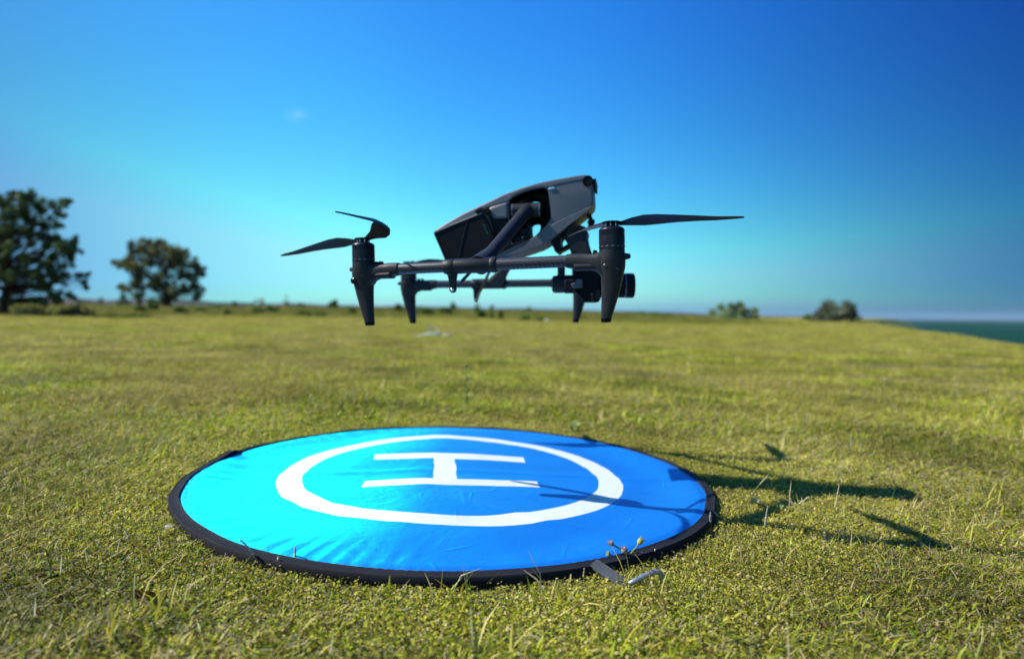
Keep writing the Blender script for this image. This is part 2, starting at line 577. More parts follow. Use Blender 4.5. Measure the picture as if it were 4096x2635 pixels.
def leaf_cloud(centers, radii, per, size, cols, flat=0.75, shade=None):
    """many small leaf faces spread through overlapping clumps; returns verts, faces, colours"""
    cs = []
    for (c, r, n) in zip(centers, radii, per):
        d = rng.normal(size=(n, 3)); d /= np.linalg.norm(d, axis=1)[:, None]
        rad = r * rng.uniform(0, 1, n) ** 0.5
        pnt = d * rad[:, None]; pnt[:, 2] *= flat
        cs.append(np.asarray(c) + pnt)
    P = np.concatenate(cs)
    n = len(P)
    a = rng.normal(size=(n, 3)); a[:, 2] *= 0.6; a /= np.linalg.norm(a, axis=1)[:, None]
    b = np.cross(a, rng.normal(size=(n, 3))); b /= np.linalg.norm(b, axis=1)[:, None]
    s = size * rng.uniform(0.6, 1.4, (n, 1))
    L = a * s; Wd = b * s * 0.55
    V = np.stack([P - L, P + Wd, P + L, P - Wd], 1).reshape(-1, 3)
    F = np.arange(4 * n).reshape(n, 4)
    cc = np.array(cols)[rng.integers(0, len(cols), n)] * rng.uniform(0.75, 1.25, (n, 1))
    return V, F, np.repeat(cc, 4, 0)


TREE_COLS = [(0.036, 0.066, 0.024), (0.048, 0.078, 0.026), (0.066, 0.096, 0.028), (0.030, 0.050, 0.022)]
TREE2_COLS = [(0.060, 0.068, 0.020), (0.075, 0.080, 0.022), (0.045, 0.055, 0.018), (0.090, 0.080, 0.025)]


def c_tree(pt):     # crop pixel -> photograph pixel
    return pt[0] / 2.656, 740 + pt[1] / 2.656


def tree(name, label, base_px, Y, clumps, cols, leaf, per_k, limb_r, trunk_top=(0, 0), fill=1.22):
    bx = at(base_px, 1200, Y).x
    bz = float(G(bx, Y)) - 0.05
    e = rooted(thing(name, (bx, Y, bz), label, 'tree', None))
    cen, rad, per = [], [], []
    k = Y / FPX / 2.656
    for (cx, cy, cr_) in clumps:
        px, py = c_tree((cx, cy))
        pt = at(px, py, Y)
        spread = max(0.2, (1.0 - abs(pt.x - bx) / 4.5))
        pt = at(px, py, Y + random.uniform(-2.6, 2.6) * spread)
        r_ = cr_ * k * fill
        cen.append(tuple(pt)); rad.append(r_ * 0.85); per.append(int(0.5 * per_k * (cr_ / 60.0) ** 2))
        for _ in range(3):
            o_ = Vector((random.gauss(0, .55), random.gauss(0, .7), random.gauss(0, .5))) * r_
            cen.append(tuple(pt + o_)); rad.append(r_ * random.uniform(0.35, 0.6)); per.append(int(0.17 * per_k * (cr_ / 60.0) ** 2) + 4)
    V, F, C = leaf_cloud(cen, rad, per, leaf, cols, flat=0.92)
    o = link('crown', fast_mesh('crown', V - np.array(e['_o']), F, MAT['leaf'], C), e)
    # trunk and limbs
    mb = MB()
    tp = at(*c_tree(trunk_top), Y)
    base = Vector((bx, Y, bz))
    pts = [base.lerp(tp, f) + Vector((random.uniform(-.08, .08), random.uniform(-.1, .1), 0)) for f in (0, 0.15, 0.35, 0.6, 0.8, 1)]
    mb.tube(pts, [limb_r * f for f in (1.25, 1.0, 0.85, 0.65, 0.5, 0.3)], 9)
    for c in cen[::2]:
        c = Vector(c)
        f = min(0.95, max(0.15, ((c.z - bz) / max(0.1, tp.z - bz)) * 0.62))
        s_ = base.lerp(tp, f)
        mid = s_.lerp(c, 0.5) + Vector((0, 0, 0.12 * (c - s_).length * random.uniform(-0.4, 1)))
        mb.tube([s_, mid, c], [limb_r * 0.30 * (1 - 0.5 * f), limb_r * 0.16, limb_r * 0.05], 5, cap=False)
    mb.build('trunk', MAT['bark'], e)
    return e


CL1 = [(150,120,60),(300,150,70),(60,200,80),(250,260,80),(420,220,70),(560,190,50),(680,180,48),(740,170,30),(600,290,48),(660,320,36),(100,330,70),(250,330,60),(480,440,60),(600,420,45),(640,430,30),(350,400,60),(150,470,70),(60,480,60),(300,520,60),(450,540,70),(580,570,60),(690,620,60),(780,600,46),(640,680,66),(500,640,50),(760,700,50),(330,640,44),(100,640,50),(720,760,60),(560,780,60),(420,740,56),(250,760,50),(350,800,56),(480,830,50),(640,870,60),(560,930,64),(400,930,64),(700,960,56),(850,960,36),(925,960,32),(880,1040,36),(910,1090,28),(300,940,56),(180,950,60),(600,1000,56),(450,1010,56),(220,1080,44),(480,1100,56),(560,1160,54),(620,1225,44),(730,1160,36),(780,1195,30),(380,1230,46),(480,1235,46),(220,1230,46),(100,1240,46),(70,1000,60),(20,800,70),(20,650,60),(-60,160,90),(-180,240,90),(-60,380,90),(-200,420,90),(-320,360,80),(-80,560,80),(-240,600,90),(-400,540,80),(-100,760,80),(-260,800,90),(-420,760,80),(-90,950,80),(-260,980,80),(-430,960,70),(-160,1130,60),(-330,1140,60)]
tree('broadleaf_tree', 'tall dark broadleaf tree with its crown cut by the left frame edge', 18, 28, CL1, TREE_COLS, 0.082, 230, 0.17, trunk_top=(60, 420), fill=1.3)
CL2 = [(1410,630,36),(1520,600,42),(1480,680,46),(1560,690,56),(1720,620,44),(1650,680,46),(1780,680,46),(1880,690,46),(1950,720,36),(1840,760,56),(1560,790,50),(1400,780,46),(1255,840,38),(1330,830,40),(1430,850,50),(1520,880,50),(1700,780,56),(1900,820,56),(1990,860,56),(2060,850,46),(2120,920,42),(2160,950,30),(1800,840,46),(1450,940,50),(1560,960,44),(1700,970,50),(1950,950,46),(2050,990,46),(1420,1050,46),(1320,1080,32),(1500,1080,50),(1640,1060,46),(1740,1070,50),(1860,1120,50),(1960,1130,50),(2080,1070,46),(2110,1150,40),(2060,1190,30),(1480,1150,42),(1780,1160,44),(1760,1230,46),(1620,1240,34),(1490,1190,34)]
tree('broadleaf_tree', 'smaller rounded olive green tree standing alone right of the tall dark tree', 676, 52, CL2, TREE2_COLS, 0.125, 400, 0.21, trunk_top=(1760, 900), fill=1.72)


def bank_hit(px, py):
    """distance at which the sight line meets the meadow bank"""
    v = ray(px, py)
    for r_ in np.arange(12, 92, 0.25):
        q_ = EYE + v * (r_ / v.y)
        if q_.z <= float(G(q_.x, q_.y)) + 0.03:
            return float(r_)
    return None


def bush(px, py_top, wpx, Y, label, cols, name='bush', cat='bush', leaf=None, dens=1.0, group=None, lobes=5, sink=0.0, thin=False, hmin=0.0, base=None):
    """a shrub rooted in the meadow at distance Y, its top and width as seen in the photograph"""
    if Y < 80 and base:
        Y = bank_hit(px, base) or 70
    c = at(px, py_top, Y)
    bz = float(G(c.x, Y)) - 0.03 - sink
    h = max(c.z - bz, hmin, 0.35 * wpx * Y / FPX); w = wpx * Y / FPX
    e = rooted(thing(name, (c.x, Y, bz), label, cat, group))
    leaf = leaf or max(0.03, Y * 0.0026)
    cen, rad, per = [], [], []
    nl = max(3, lobes)
    for i in range(nl):
        fx = (i + 0.5) / nl * 2 - 1
        prof = math.sqrt(max(0.0, 1 - 0.75 * fx * fx))
        hh = h * prof * random.uniform(0.86, 1.0) if i != nl // 2 else h
        for q in range(3 if not thin else 4):
            rr_ = min(w / nl * 1.15, h * 0.5)
            if thin: rr_ = w / nl * 0.55
            cen.append((c.x + fx * w * 0.5 * 0.85 + random.uniform(-.1, .1) * w * .3, Y + random.uniform(-.3, .3) * w, bz + rr_ * 0.4 + (hh - rr_ * 1.2) * (q + random.uniform(-.15, .15)) / (2 if not thin else 3)))
            rad.append(rr_); per.append(max(12, int(dens * 26)))
    V, F, C = leaf_cloud(cen, rad, per, leaf, cols, flat=0.9)
    link('foliage', fast_mesh('foliage', V - np.array(e['_o']), F, MAT['leaf'], C), e)
    mb = MB()
    for ctr in cen[::2]:
        mb.tube([(c.x + (ctr[0] - c.x) * .25, Y + (ctr[1] - Y) * .25, bz), (c.x + (ctr[0] - c.x) * .7, Y + (ctr[1] - Y) * .7, (bz * 2 + ctr[2]) / 3 + h * .1), ctr], [0.02 * h + .004, 0.014 * h + .003, 0.003], 5, cap=False)
    mb.build('stem', MAT['bark'], e)
    return e


DK = [(0.03, 0.046, 0.022), (0.045, 0.06, 0.026), (0.024, 0.036, 0.02)]
GRN = [(0.085, 0.125, 0.025), (0.11, 0.15, 0.03), (0.06, 0.09, 0.022)]
PALE = [(0.13, 0.18, 0.085), (0.17, 0.22, 0.11), (0.10, 0.14, 0.07), (0.19, 0.24, 0.13)]
GREY = [(0.075, 0.09, 0.05), (0.06, 0.075, 0.042), (0.10, 0.11, 0.07), (0.05, 0.06, 0.036)]
# right side of the meadow
bush(2935, 1208, 184, 62, 'pale green many stemmed shrub, leftmost of the two on the right horizon', PALE, lobes=6, dens=6, thin=True)
bush(3340, 1196, 150, 62, 'dark grey green dense rounded shrub near the sea on the right', GREY, lobes=5, dens=10)
# on the far land
bush(342, 1197, 82, 330, 'dark blue dome shaped tree far behind, right beside the tall tree', DK, 'far_tree', 'tree', lobes=4, dens=2)
bush(488, 1175, 50, 330, 'far dark tree just left of the small round tree', DK, 'far_tree', 'tree', lobes=3, dens=2)
bush(400, 1192, 34, 420, 'tiny far tree between the dome shaped tree and its right neighbour', DK, 'far_tree', 'tree', lobes=3)
bush(938, 1206, 26, 300, 'tiny far tree on the ridge right of the small round tree', DK, 'far_tree', 'tree', lobes=3)
bush(1035, 1190, 64, 190, 'thin pale wispy tree on the ridge left of the drone', [(0.16, 0.17, 0.13), (0.2, 0.2, 0.15)], 'far_tree', 'tree', lobes=4, thin=True, dens=0.5)
bush(1146, 1186, 22, 190, 'narrow pale sapling standing up from the ridge left of the drone', [(0.16, 0.17, 0.13), (0.2, 0.2, 0.15)], 'far_tree', 'tree', lobes=3, thin=True, dens=0.35)
bush(1203, 1212, 32, 200, 'small dark round tree on the ridge below the left propeller blade', DK, 'far_tree', 'tree', lobes=3, dens=2)
bush(1334, 1200, 42, 200, 'large dark dome tree on the ridge just left of the drone leg', DK, 'far_tree', 'tree', lobes=4, dens=3)
bush(1812, 1214, 20, 260, 'tiny far tree under the centre of the drone', DK, 'far_tree', 'tree', lobes=3, dens=2)
bush(1968, 1224, 18, 300, 'tiny far tree right of the yellow green weed under the drone', DK, 'far_tree', 'tree', lobes=3)
bush(2116, 1230, 28, 260, 'small dark far tree left of the camera gimbal', DK, 'far_tree', 'tree', lobes=3, dens=2)
# on the meadow bank
BK = 'low shrubs scattered over the meadow bank'
bush(1090, 1217, 50, 66, 'low dark green shrub on the bank right of the pale wispy tree', GRN, group=BK, base=1244)
bush(1030, 1223, 44, 60, 'low green shrub on the bank below the pale wispy tree', GRN, group=BK, base=1250)
bush(1404, 1225, 38, 64, 'low green shrub just left of the near left drone leg', GRN, group=BK, base=1251)
bush(1594, 1215, 36, 62, 'green shrub just left of the far left drone leg', GRN, group=BK, base=1247)
bush(1700, 1224, 74, 60, 'wide low green shrub right of the far left drone leg', GRN, group=BK, lobes=6, base=1255)
bush(1782, 1225, 56, 60, 'low green shrub left of the hanging rod bracket', GRN, group=BK, base=1256)
bush(1908, 1216, 22, 60, 'slender yellow green shrub below the hanging rod bracket', GRN, group=BK, thin=True, lobes=3, base=1262)
bush(1924, 1237, 34, 55, 'low dark clump at the foot of the slender yellow green shrub', GRN, group=BK, base=1270)
bush(1966, 1241, 12, 48, 'thin upright weed left of the narrow dark weed under the drone', GRN, 'weed', 'weed', thin=True, lobes=3, dens=.5, base=1276)
bush(2003, 1241, 14, 48, 'narrow dark upright weed under the drone, second from the slender shrub', GRN, 'weed', 'weed', thin=True, lobes=3, base=1277)
bush(2098, 1257, 40, 46, 'low green clump in the grass left of the camera gimbal', GRN, group=BK, base=1280)
bush(2160, 1265, 28, 46, 'small low clump beside the pale stone under the gimbal', GRN, group=BK, base=1284)
bush(1204, 1241, 24, 52, 'small green tuft on the bank below the small dark round tree', GRN, group=BK, lobes=3, base=1262)
bush(1234, 1242, 24, 52, 'small green tuft, second below the small dark round tree', GRN, group=BK, lobes=3, base=1263)
bush(1282, 1239, 34, 52, 'rounded green tuft on the bank below the dome tree', GRN, group=BK, lobes=3, base=1266)
bush(912, 1238, 28, 56, 'small green tuft on the bank right of the small round tree', GRN, group=BK, lobes=3, base=1257)
bush(560, 1217, 50, 58, 'low shrub on the bank under the left side of the small round tree', GRN, group=BK, base=1246)
bush(606, 1203, 46, 62, 'green shrub close by the trunk of the small round tree', GRN, group=BK, base=1240)
bush(722, 1221, 56, 58, 'low olive shrub right of the trunk of the small round tree', GRN, group=BK, base=1250)
bush(800, 1221, 40, 60, 'low olive shrub under the right end of the small round tree', GRN, group=BK, base=1244)
bush(130, 1211, 150, 48, 'low dark undergrowth shrub beside the tall tree trunk', DK, group=BK, base=1262)
bush(290, 1215, 150, 50, 'low dark shrub under the right side of the tall tree', DK, group=BK, base=1262)
bush(2560, 1243, 36, 64, 'small dark clump on the horizon right of the drone legs', GRN, group=BK, base=1262)
bush(2660, 1253, 44, 66, 'low dark clump on the horizon between the camera lens and the pale shrub', GRN, group=BK, base=1268)
bush(2616, 1245, 60, 70, 'wide low green clump on the horizon right of the lens', GRN, group=BK, lobes=6, base=1264)
bush(3235, 1253, 40, 60, 'low green clump at the left foot of the grey green shrub', GRN, group=BK, base=1276)

# ------------------------------------------------------------------ grass (one mass nobody could count)
BL = {'lime': (0.36, 0.43, 0.018), 'green': (0.18, 0.245, 0.014), 'deep': (0.055, 0.085, 0.010), 'yellow': (0.52, 0.47, 0.04),
      'straw': (0.60, 0.51, 0.19), 'grey': (0.38, 0.34, 0.20), 'brown': (0.17, 0.095, 0.04)}


def pick(names, wts, n):
    w = np.array(wts, float); w /= w.sum()
    idx = rng.choice(len(names), n, p=w)
    c = np.array([BL[k] for k in names])[idx]
    return c * rng.uniform(0.75, 1.25, (n, 1))


def blades(n, R, hlo, hhi, wlo, whi, lean, cols, curl=0.5):
    """n curved two-segment blades within radius R"""
    a = rng.uniform(0, 2 * PI, n); rr_ = R * np.sqrt(rng.uniform(0, 1, n))
    P = np.stack([rr_ * np.cos(a), rr_ * np.sin(a), np.full(n, -0.002)], 1)
    d = rng.uniform(0, 2 * PI, n)
    L = rng.uniform(hlo, hhi, n); W = rng.uniform(wlo, whi, n)
    th = np.clip(rng.normal(lean[0], lean[1], n), 0.02, 1.5)       # angle from upright
    th2 = np.clip(th + curl * rng.uniform(0.2, 1.2, n), 0, 1.75)
    hd = np.stack([np.cos(d), np.sin(d), np.zeros(n)], 1); sd = np.stack([-np.sin(d), np.cos(d), np.zeros(n)], 1)
    tw = rng.uniform(-.6, .6, n)[:, None]
    sd = sd * np.cos(tw) + np.array([0, 0, 1.0]) * np.sin(tw)
    up = np.array([0, 0, 1.0])
    m1 = P + (hd * np.sin(th)[:, None] + up * np.cos(th)[:, None]) * (L * 0.55)[:, None]
    t1 = m1 + (hd * np.sin(th2)[:, None] + up * np.cos(th2)[:, None]) * (L * 0.45)[:, None]
    t1[:, 2] = np.maximum(t1[:, 2], 0.001)
    w = (W * 0.5)[:, None]
    V = np.stack([P - sd * w * .8, P + sd * w * .8, m1 + sd * w, m1 - sd * w, t1, t1], 1)
    V[:, 5] = t1 + sd * w * 0.15
    V[:, 4] = t1 - sd * w * 0.15
    b = np.arange(n)[:, None] * 6
    F = np.concatenate([b + np.array([[0, 1, 2, 3]]), b + np.array([[3, 2, 5, 4]])], 0)
    return V.reshape(-1, 3), F, np.repeat(cols, 6, 0)


def coverleaves(n, R, size, cols, hmax=0.012):
    a = rng.uniform(0, 2 * PI, n); rr_ = R * np.sqrt(rng.uniform(0, 1, n))
    P = np.stack([rr_ * np.cos(a), rr_ * np.sin(a), rng.uniform(0, hmax, n)], 1)
    nn = rng.normal(size=(n, 3)) * 0.55 + np.array([0, 0, 1.0]); nn /= np.linalg.norm(nn, axis=1)[:, None]
    a1 = np.cross(nn, rng.normal(size=(n, 3))); a1 /= np.linalg.norm(a1, axis=1)[:, None]; b1 = np.cross(nn, a1)
    s = (size * rng.uniform(0.5, 1.3, n))[:, None]
    pts = [P + a1 * s * math.cos(k * PI / 3) + b1 * s * 0.75 * math.sin(k * PI / 3) - nn * s * (0.15 if k % 3 else 0) for k in range(6)]
    V = np.stack(pts, 1)
    b = np.arange(n)[:, None] * 6
    F = np.concatenate([b + np.array([[0, 1, 2, 3]]), b + np.array([[0, 3, 4, 5]])], 0)
    return V.reshape(-1, 3), F, np.repeat(cols, 6, 0)


def joinm(parts):
    V, F, C, o = [], [], [], 0
    for v, f, c in parts:
        V.append(v); F.append(f + o); C.append(c); o += len(v)
    return np.concatenate(V), np.concatenate(F), np.concatenate(C)


tmpl = bpy.data.collections.new('grass_templates')
KINDS = {'green': [], 'straw': [], 'cover': [], 'tall': [], 'bank': []}
names = []


def addt(kind, parts):
    V, F, C = joinm(parts)
    nm = 'clump_%02d' % len(names)
    ob = bpy.data.objects.new(nm, fast_mesh(nm, V, F, MAT['grass'], C))
    tmpl.objects.link(ob)
    KINDS[kind].append(len(names)); names.append(nm)


for k in range(4):
    addt('green', [blades(58, 0.05, 0.010, 0.030, 0.0016, 0.0032, (1.0, 0.32), pick(['lime', 'green', 'deep', 'yellow', 'straw'], [4.5, 4.5, 2.6, 3.0, 1.3], 58)),
                   blades(26, 0.05, 0.015, 0.04, 0.0010, 0.0022, (1.3, 0.15), pick(['straw', 'grey', 'brown', 'deep'], [2.2, 3, 1.6, 1.5], 26), 0.15)])
for k in range(4):
    addt('straw', [blades(55, 0.05, 0.015, 0.05, 0.0009, 0.0022, (1.28, 0.2), pick(['straw', 'grey', 'brown', 'yellow', 'green'], [2.6, 3.4, 2.0, 2, 2], 55), 0.2),
                   blades(24, 0.05, 0.010, 0.026, 0.0016, 0.003, (1.0, 0.3), pick(['lime', 'green', 'yellow', 'deep'], [3, 3, 3, 1.5], 24)),
                   coverleaves(18, 0.05, 0.0022, pick(['grey', 'straw', 'brown', 'yellow'], [3, 3, 1.5, 2], 18))])
for k in range(4):
    addt('cover', [coverleaves(170, 0.05, 0.0022, pick(['lime', 'yellow', 'green', 'straw', 'grey', 'brown'], [4, 4, 3, 3, 2.2, 0.8], 170)),
                   blades(12, 0.05, 0.008, 0.024, 0.0010, 0.002, (1.1, 0.3), pick(['lime', 'straw', 'grey', 'yellow'], [2, 2, 2, 2], 12))])
for k in range(3):
    addt('tall', [blades(14, 0.03, 0.035, 0.075, 0.0010, 0.0022, (0.55, 0.3), pick(['lime', 'straw', 'grey', 'yellow', 'green'], [2, 3, 2, 2, 2], 14), 0.7),
                  blades(14, 0.04, 0.015, 0.04, 0.0014, 0.003, (0.8, 0.3), pick(['lime', 'green', 'yellow'], [3, 3, 2], 14))])

for k in range(3):
    addt('bank', [blades(46, 0.05, 0.018, 0.045, 0.0016, 0.0034, (0.6, 0.3), pick(['green', 'deep', 'yellow', 'brown', 'grey'], [3, 5, 1.2, 1.5, 1.2], 46))])

PT, SCALE, IDX, ROTZ = [], [], [], []


def scatter(y0, y1, dens, scale, margin, tall=0.05, zs=1.0):
    wmax = 0.88 * y1 + margin
    n = int(dens * (y1 - y0) * 2 * wmax)
    y = rng.uniform(y0, y1, n); x = rng.uniform(-wmax, wmax, n)
    keep = np.abs(x) < 0.88 * y + margin
    rp = np.hypot(x - PADC[0], y - PADC[1])
    sc_ = scale * rng.uniform(0.7, 1.3, n)
    keep &= rp > 0.546 + 0.016 * sc_
    d = x - np.interp(y, EY, EX)
    keep &= d < 5
    # thinner, barer patches
    bare = wob(x, y, 2.2 / max(1.0, scale * .6), 5) + 0.5 * wob(x, y, 7.0 / max(1.0, scale * .6), 17)
    keep &= ~((bare < -0.62) & (rng.uniform(0, 1, n) < 0.80))
    x, y, sc_, rp = x[keep], y[keep], sc_[keep], rp[keep]
    n = len(x)
    g_ = wob(x, y, 3.0 / max(1, scale * .5), 0) + 0.6 * wob(x, y, 0.9, 11) + rng.normal(0, .45, n)
    cov = np.exp(-((rp - 0.60) / 0.16) ** 2) * 1.2 + 0.35 * wob(x, y, 2.6, 20) + rng.normal(0, .3, n)
    kind = np.where(g_ > 0.05, 0, 1)
    kind = np.where(cov > 0.75, 2, kind)
    kind = np.where(rng.uniform(0, 1, n) < tall, 3, kind)
    onbank = S(31, 40, np.hypot(x, y)) * (1 - S(0.2, 0.5, x / y))
    kind = np.where(rng.uniform(0, 1, n) < 0.72 * onbank, 4, kind)
    idx = np.zeros(n, int)
    for q, kn in enumerate(('green', 'straw', 'cover', 'tall', 'bank')):
        s = kind == q
        idx[s] = np.array(KINDS[kn])[rng.integers(0, len(KINDS[kn]), s.sum())]
    PT.append(np.stack([x, y, G(x, y)], 1)); SCALE.append(np.stack([sc_, sc_, sc_ * zs], 1)); IDX.append(idx); ROTZ.append(rng.uniform(0, 2 * PI, n))


scatter(0.40, 1.0, 2700, 0.85, 0.5, 0.012)
scatter(1.0, 2.0, 1800, 0.95, 0.5, 0.014, 0.9)
scatter(2.0, 5.0, 700, 1.5, 0.6, 0.03, 0.7)
scatter(5.0, 14.0, 240, 2.1, 1.0, 0.03, 0.55)
scatter(14.0, 42.0, 28, 4.2, 2.0, 0.04, 0.55)
scatter(42.0, 95.0, 4.5, 9.0, 4.0, 0.04, 0.6)
PT = np.concatenate(PT); SCALE = np.concatenate(SCALE); IDX = np.concatenate(IDX); ROTZ = np.concatenate(ROTZ)
me = bpy.data.meshes.new('grass')
me.vertices.add(len(PT)); me.vertices.foreach_set('co', PT.astype(np.float32).ravel())
a = me.attributes.new('clump_scale', 'FLOAT_VECTOR', 'POINT'); a.data.foreach_set('vector', SCALE.astype(np.float32).ravel())
a = me.attributes.new('clump_index', 'INT', 'POINT'); a.data.foreach_set('value', IDX.astype(np.int32))
rot = np.stack([np.zeros(len(PT)), np.zeros(len(PT)), ROTZ], 1)
a = me.attributes.new('clump_rot', 'FLOAT_VECTOR', 'POINT'); a.data.foreach_set('vector', rot.astype(np.float32).ravel())
me.materials.append(MAT['grass'])
grass = link('grass', me)
tag(grass, 'short patchy green and straw coloured grass with creeping leaves', 'grass', kind='stuff')
ng = bpy.data.node_groups.new('grass_scatter', 'GeometryNodeTree')
ng.interface.new_socket('Geometry', in_out='INPUT', socket_type='NodeSocketGeometry')
ng.interface.new_socket('Geometry', in_out='OUTPUT', socket_type='NodeSocketGeometry')
gi = ng.nodes.new('NodeGroupInput'); go = ng.nodes.new('NodeGroupOutput')
ip = ng.nodes.new('GeometryNodeInstanceOnPoints'); ci = ng.nodes.new('GeometryNodeCollectionInfo')
ci.inputs['Collection'].default_value = tmpl; ci.inputs['Separate Children'].default_value = True; ci.inputs['Reset Children'].default_value = True
ip.inputs['Pick Instance'].default_value = True


def nattr(nm, typ):
    n = ng.nodes.new('GeometryNodeInputNamedAttribute'); n.data_type = typ; n.inputs['Name'].default_value = nm
    return n.outputs['Attribute']


ng.links.new(gi.outputs[0], ip.inputs['Points']); ng.links.new(ci.outputs[0], ip.inputs['Instance'])
ng.links.new(nattr('clump_index', 'INT'), ip.inputs['Instance Index'])
ng.links.new(nattr('clump_scale', 'FLOAT_VECTOR'), ip.inputs['Scale'])
e2r = ng.nodes.new('FunctionNodeEulerToRotation')
ng.links.new(nattr('clump_rot', 'FLOAT_VECTOR'), e2r.inputs[0]); ng.links.new(e2r.outputs[0], ip.inputs['Rotation'])
ng.links.new(ip.outputs[0], go.inputs[0])
md = grass.modifiers.new('scatter', 'NODES'); md.node_group = ng
print('grass clumps', len(PT))

# ------------------------------------------------------------------ landing pad
PAD_R = 0.55


def pad_plane(x, y):      # x, y relative to the pad centre
    return 0.0197 - 0.0267 * x + 0.0011 * y


def on_pad(px, py):
    v = ray(px, py); n = Vector((0.0267, -0.0011, 1)); p0 = Vector((PADC[0], PADC[1], 0.0197))
    return EYE + v * (n.dot(p0 - EYE) / n.dot(v))


nt_pt = on_pad(850, 1815)
NOTCH = math.atan2(nt_pt.y - PADC[1], nt_pt.x - PADC[0])


def notch(th):
    d = (th - NOTCH + PI) % (2 * PI) - PI
    return np.exp(-(d / 0.055) ** 2)


def pad_h(x, y):
    """height of the cloth above the mean plane, folds and dents included"""
    r = np.hypot(x, y); th = np.arctan2(y, x)
    edge = 1 - S(0.40, 0.53, r)
    xc = -0.055 - 0.04 * y
    z = 0.009 - 0.045 * np.sqrt((x - xc) ** 2 + 0.0006)          # centre fold where the pad was creased
    z = z * edge
    z = z + edge * 0.0030 * wob(x, y, 7.5, 2) + 0.0010 * edge * wob(x, y, 21, 8)
    fold2 = np.exp(-((y + 0.22 + 0.5 * x) / 0.02) ** 2) * 0.0022 * S(-.3, .1, x) + np.exp(-((y - 0.1 * x + 0.02) / 0.015) ** 2) * 0.0016
    z = z + fold2 * edge
    puck = S(0.42, 0.515, r) * (1 - S(0.518, 0.53, r))
    z = z + puck * 0.0011 * (0.35 + 0.65 * S(-0.25, -0.75, np.cos(th - 0.35))) * np.sin(th * 82 + 4.5 * np.sin(th * 7) + 6 * r) * (0.35 + 0.65 * np.sin(th * 3 + 1.2) ** 2)
    return z - 0.0024 * S(0.512, 0.526, r)


e = rooted(thing('landing_pad', (PADC[0], PADC[1], 0.0), 'round blue drone landing pad with white ring and letter H lying on the grass', 'landing pad'))
NR_, NT_ = 110, 360
rad = np.linspace(0.0, 0.533, NR_ + 1)[1:]
th = np.linspace(0, 2 * PI, NT_, endpoint=False)
RR, TT = np.meshgrid(rad, th, indexing='ij')
ns = notch(TT) * S(0.48, 0.53, RR)
Rm = RR - 0.006 * ns
X = Rm * np.cos(TT); Y = Rm * np.sin(TT)
Z = pad_plane(X, Y) + pad_h(X, Y) + 0.0025 * ns
V = np.concatenate([[[0, 0, float(pad_plane(0, 0) + pad_h(np.zeros(1), np.zeros(1))[0])]], np.stack([X.ravel(), Y.ravel(), Z.ravel()], 1)])
ii = np.arange(NR_ * NT_).reshape(NR_, NT_) + 1
q = np.stack([ii[:-1], np.roll(ii[:-1], -1, 1), np.roll(ii[1:], -1, 1), ii[1:]], -1).reshape(-1, 4)[:, ::-1]
# centre fan as thin quads
cf = np.stack([np.zeros(NT_ // 2, int), ii[0][0::2], ii[0][1::2], np.roll(ii[0], -2)[0::2]], 1)
F = np.concatenate([q, cf])

m, t, p = mat_new('pad_cloth')
tc_ = N(t, 'ShaderNodeTexCoord')
sp = N(t, 'ShaderNodeSeparateXYZ'); t.links.new(tc_.outputs['Object'], sp.inputs[0])


def onz(scale, detail=3, rough=0.5, dist_=0.0):
    n = N(t, 'ShaderNodeTexNoise'); n.inputs['Scale'].default_value = scale; n.inputs['Detail'].default_value = detail
    n.inputs['Roughness'].default_value = rough; n.inputs['Distortion'].default_value = dist_
    t.links.new(tc_.outputs['Object'], n.inputs[0])
    return n.outputs[0]


wobx = mth(t, 'MULTIPLY', mth(t, 'SUBTRACT', onz(14, 2), 0.5), 0.010)
px_ = mth(t, 'ADD', sp.outputs[0], wobx); py_ = mth(t, 'ADD', sp.outputs[1], wobx)
r2 = mth(t, 'SQRT', mth(t, 'ADD', mth(t, 'MULTIPLY', px_, px_), mth(t, 'MULTIPLY', py_, py_)))
ring = mth(t, 'MULTIPLY', mth(t, 'GREATER_THAN', r2, 0.3135), mth(t, 'LESS_THAN', r2, 0.3635))
ca, sa = math.cos(math.radians(6.6)), math.sin(math.radians(6.6))
hx = mth(t, 'ADD', mth(t, 'MULTIPLY', px_, ca), mth(t, 'MULTIPLY', py_, sa))
hy = mth(t, 'SUBTRACT', mth(t, 'MULTIPLY', py_, ca), mth(t, 'MULTIPLY', px_, sa))


def boxm(cx, cy, hw, hh):
    return mth(t, 'MULTIPLY', mth(t, 'LESS_THAN', mth(t, 'ABSOLUTE', mth(t, 'SUBTRACT', hx, cx)), hw), mth(t, 'LESS_THAN', mth(t, 'ABSOLUTE', mth(t, 'SUBTRACT', hy, cy)), hh))


hm = mth(t, 'MAXIMUM', boxm(-0.006, 0.108, 0.176, 0.025), boxm(-0.006, -0.109, 0.176, 0.0225))
hm = mth(t, 'MAXIMUM', hm, boxm(-0.020, 0.0, 0.0245, 0.095))
mask = mth(t, 'MAXIMUM', ring, hm, clamp=True)
blue = mixc(mr(onz(5, 5), 0.35, 0.68, 0, 1), (0.003, 0.120, 0.52), (0.004, 0.150, 0.60))
blue = mixc(mr(onz(3.0, 6, 0.65), 0.52, 0.72, 0, 0.35), blue, (0.008, 0.15, 0.42))
white = mixc(mr(onz(6, 6, 0.65), 0.50, 0.66, 0, 0.55), (0.70, 0.77, 0.74), (0.58, 0.60, 0.43))
col = mixc(mask, blue, white)
t.links.new(col, p.inputs['Base Color'])
p.inputs['Roughness'].default_value = 0.5
p.inputs['Specular IOR Level'].default_value = 0.25
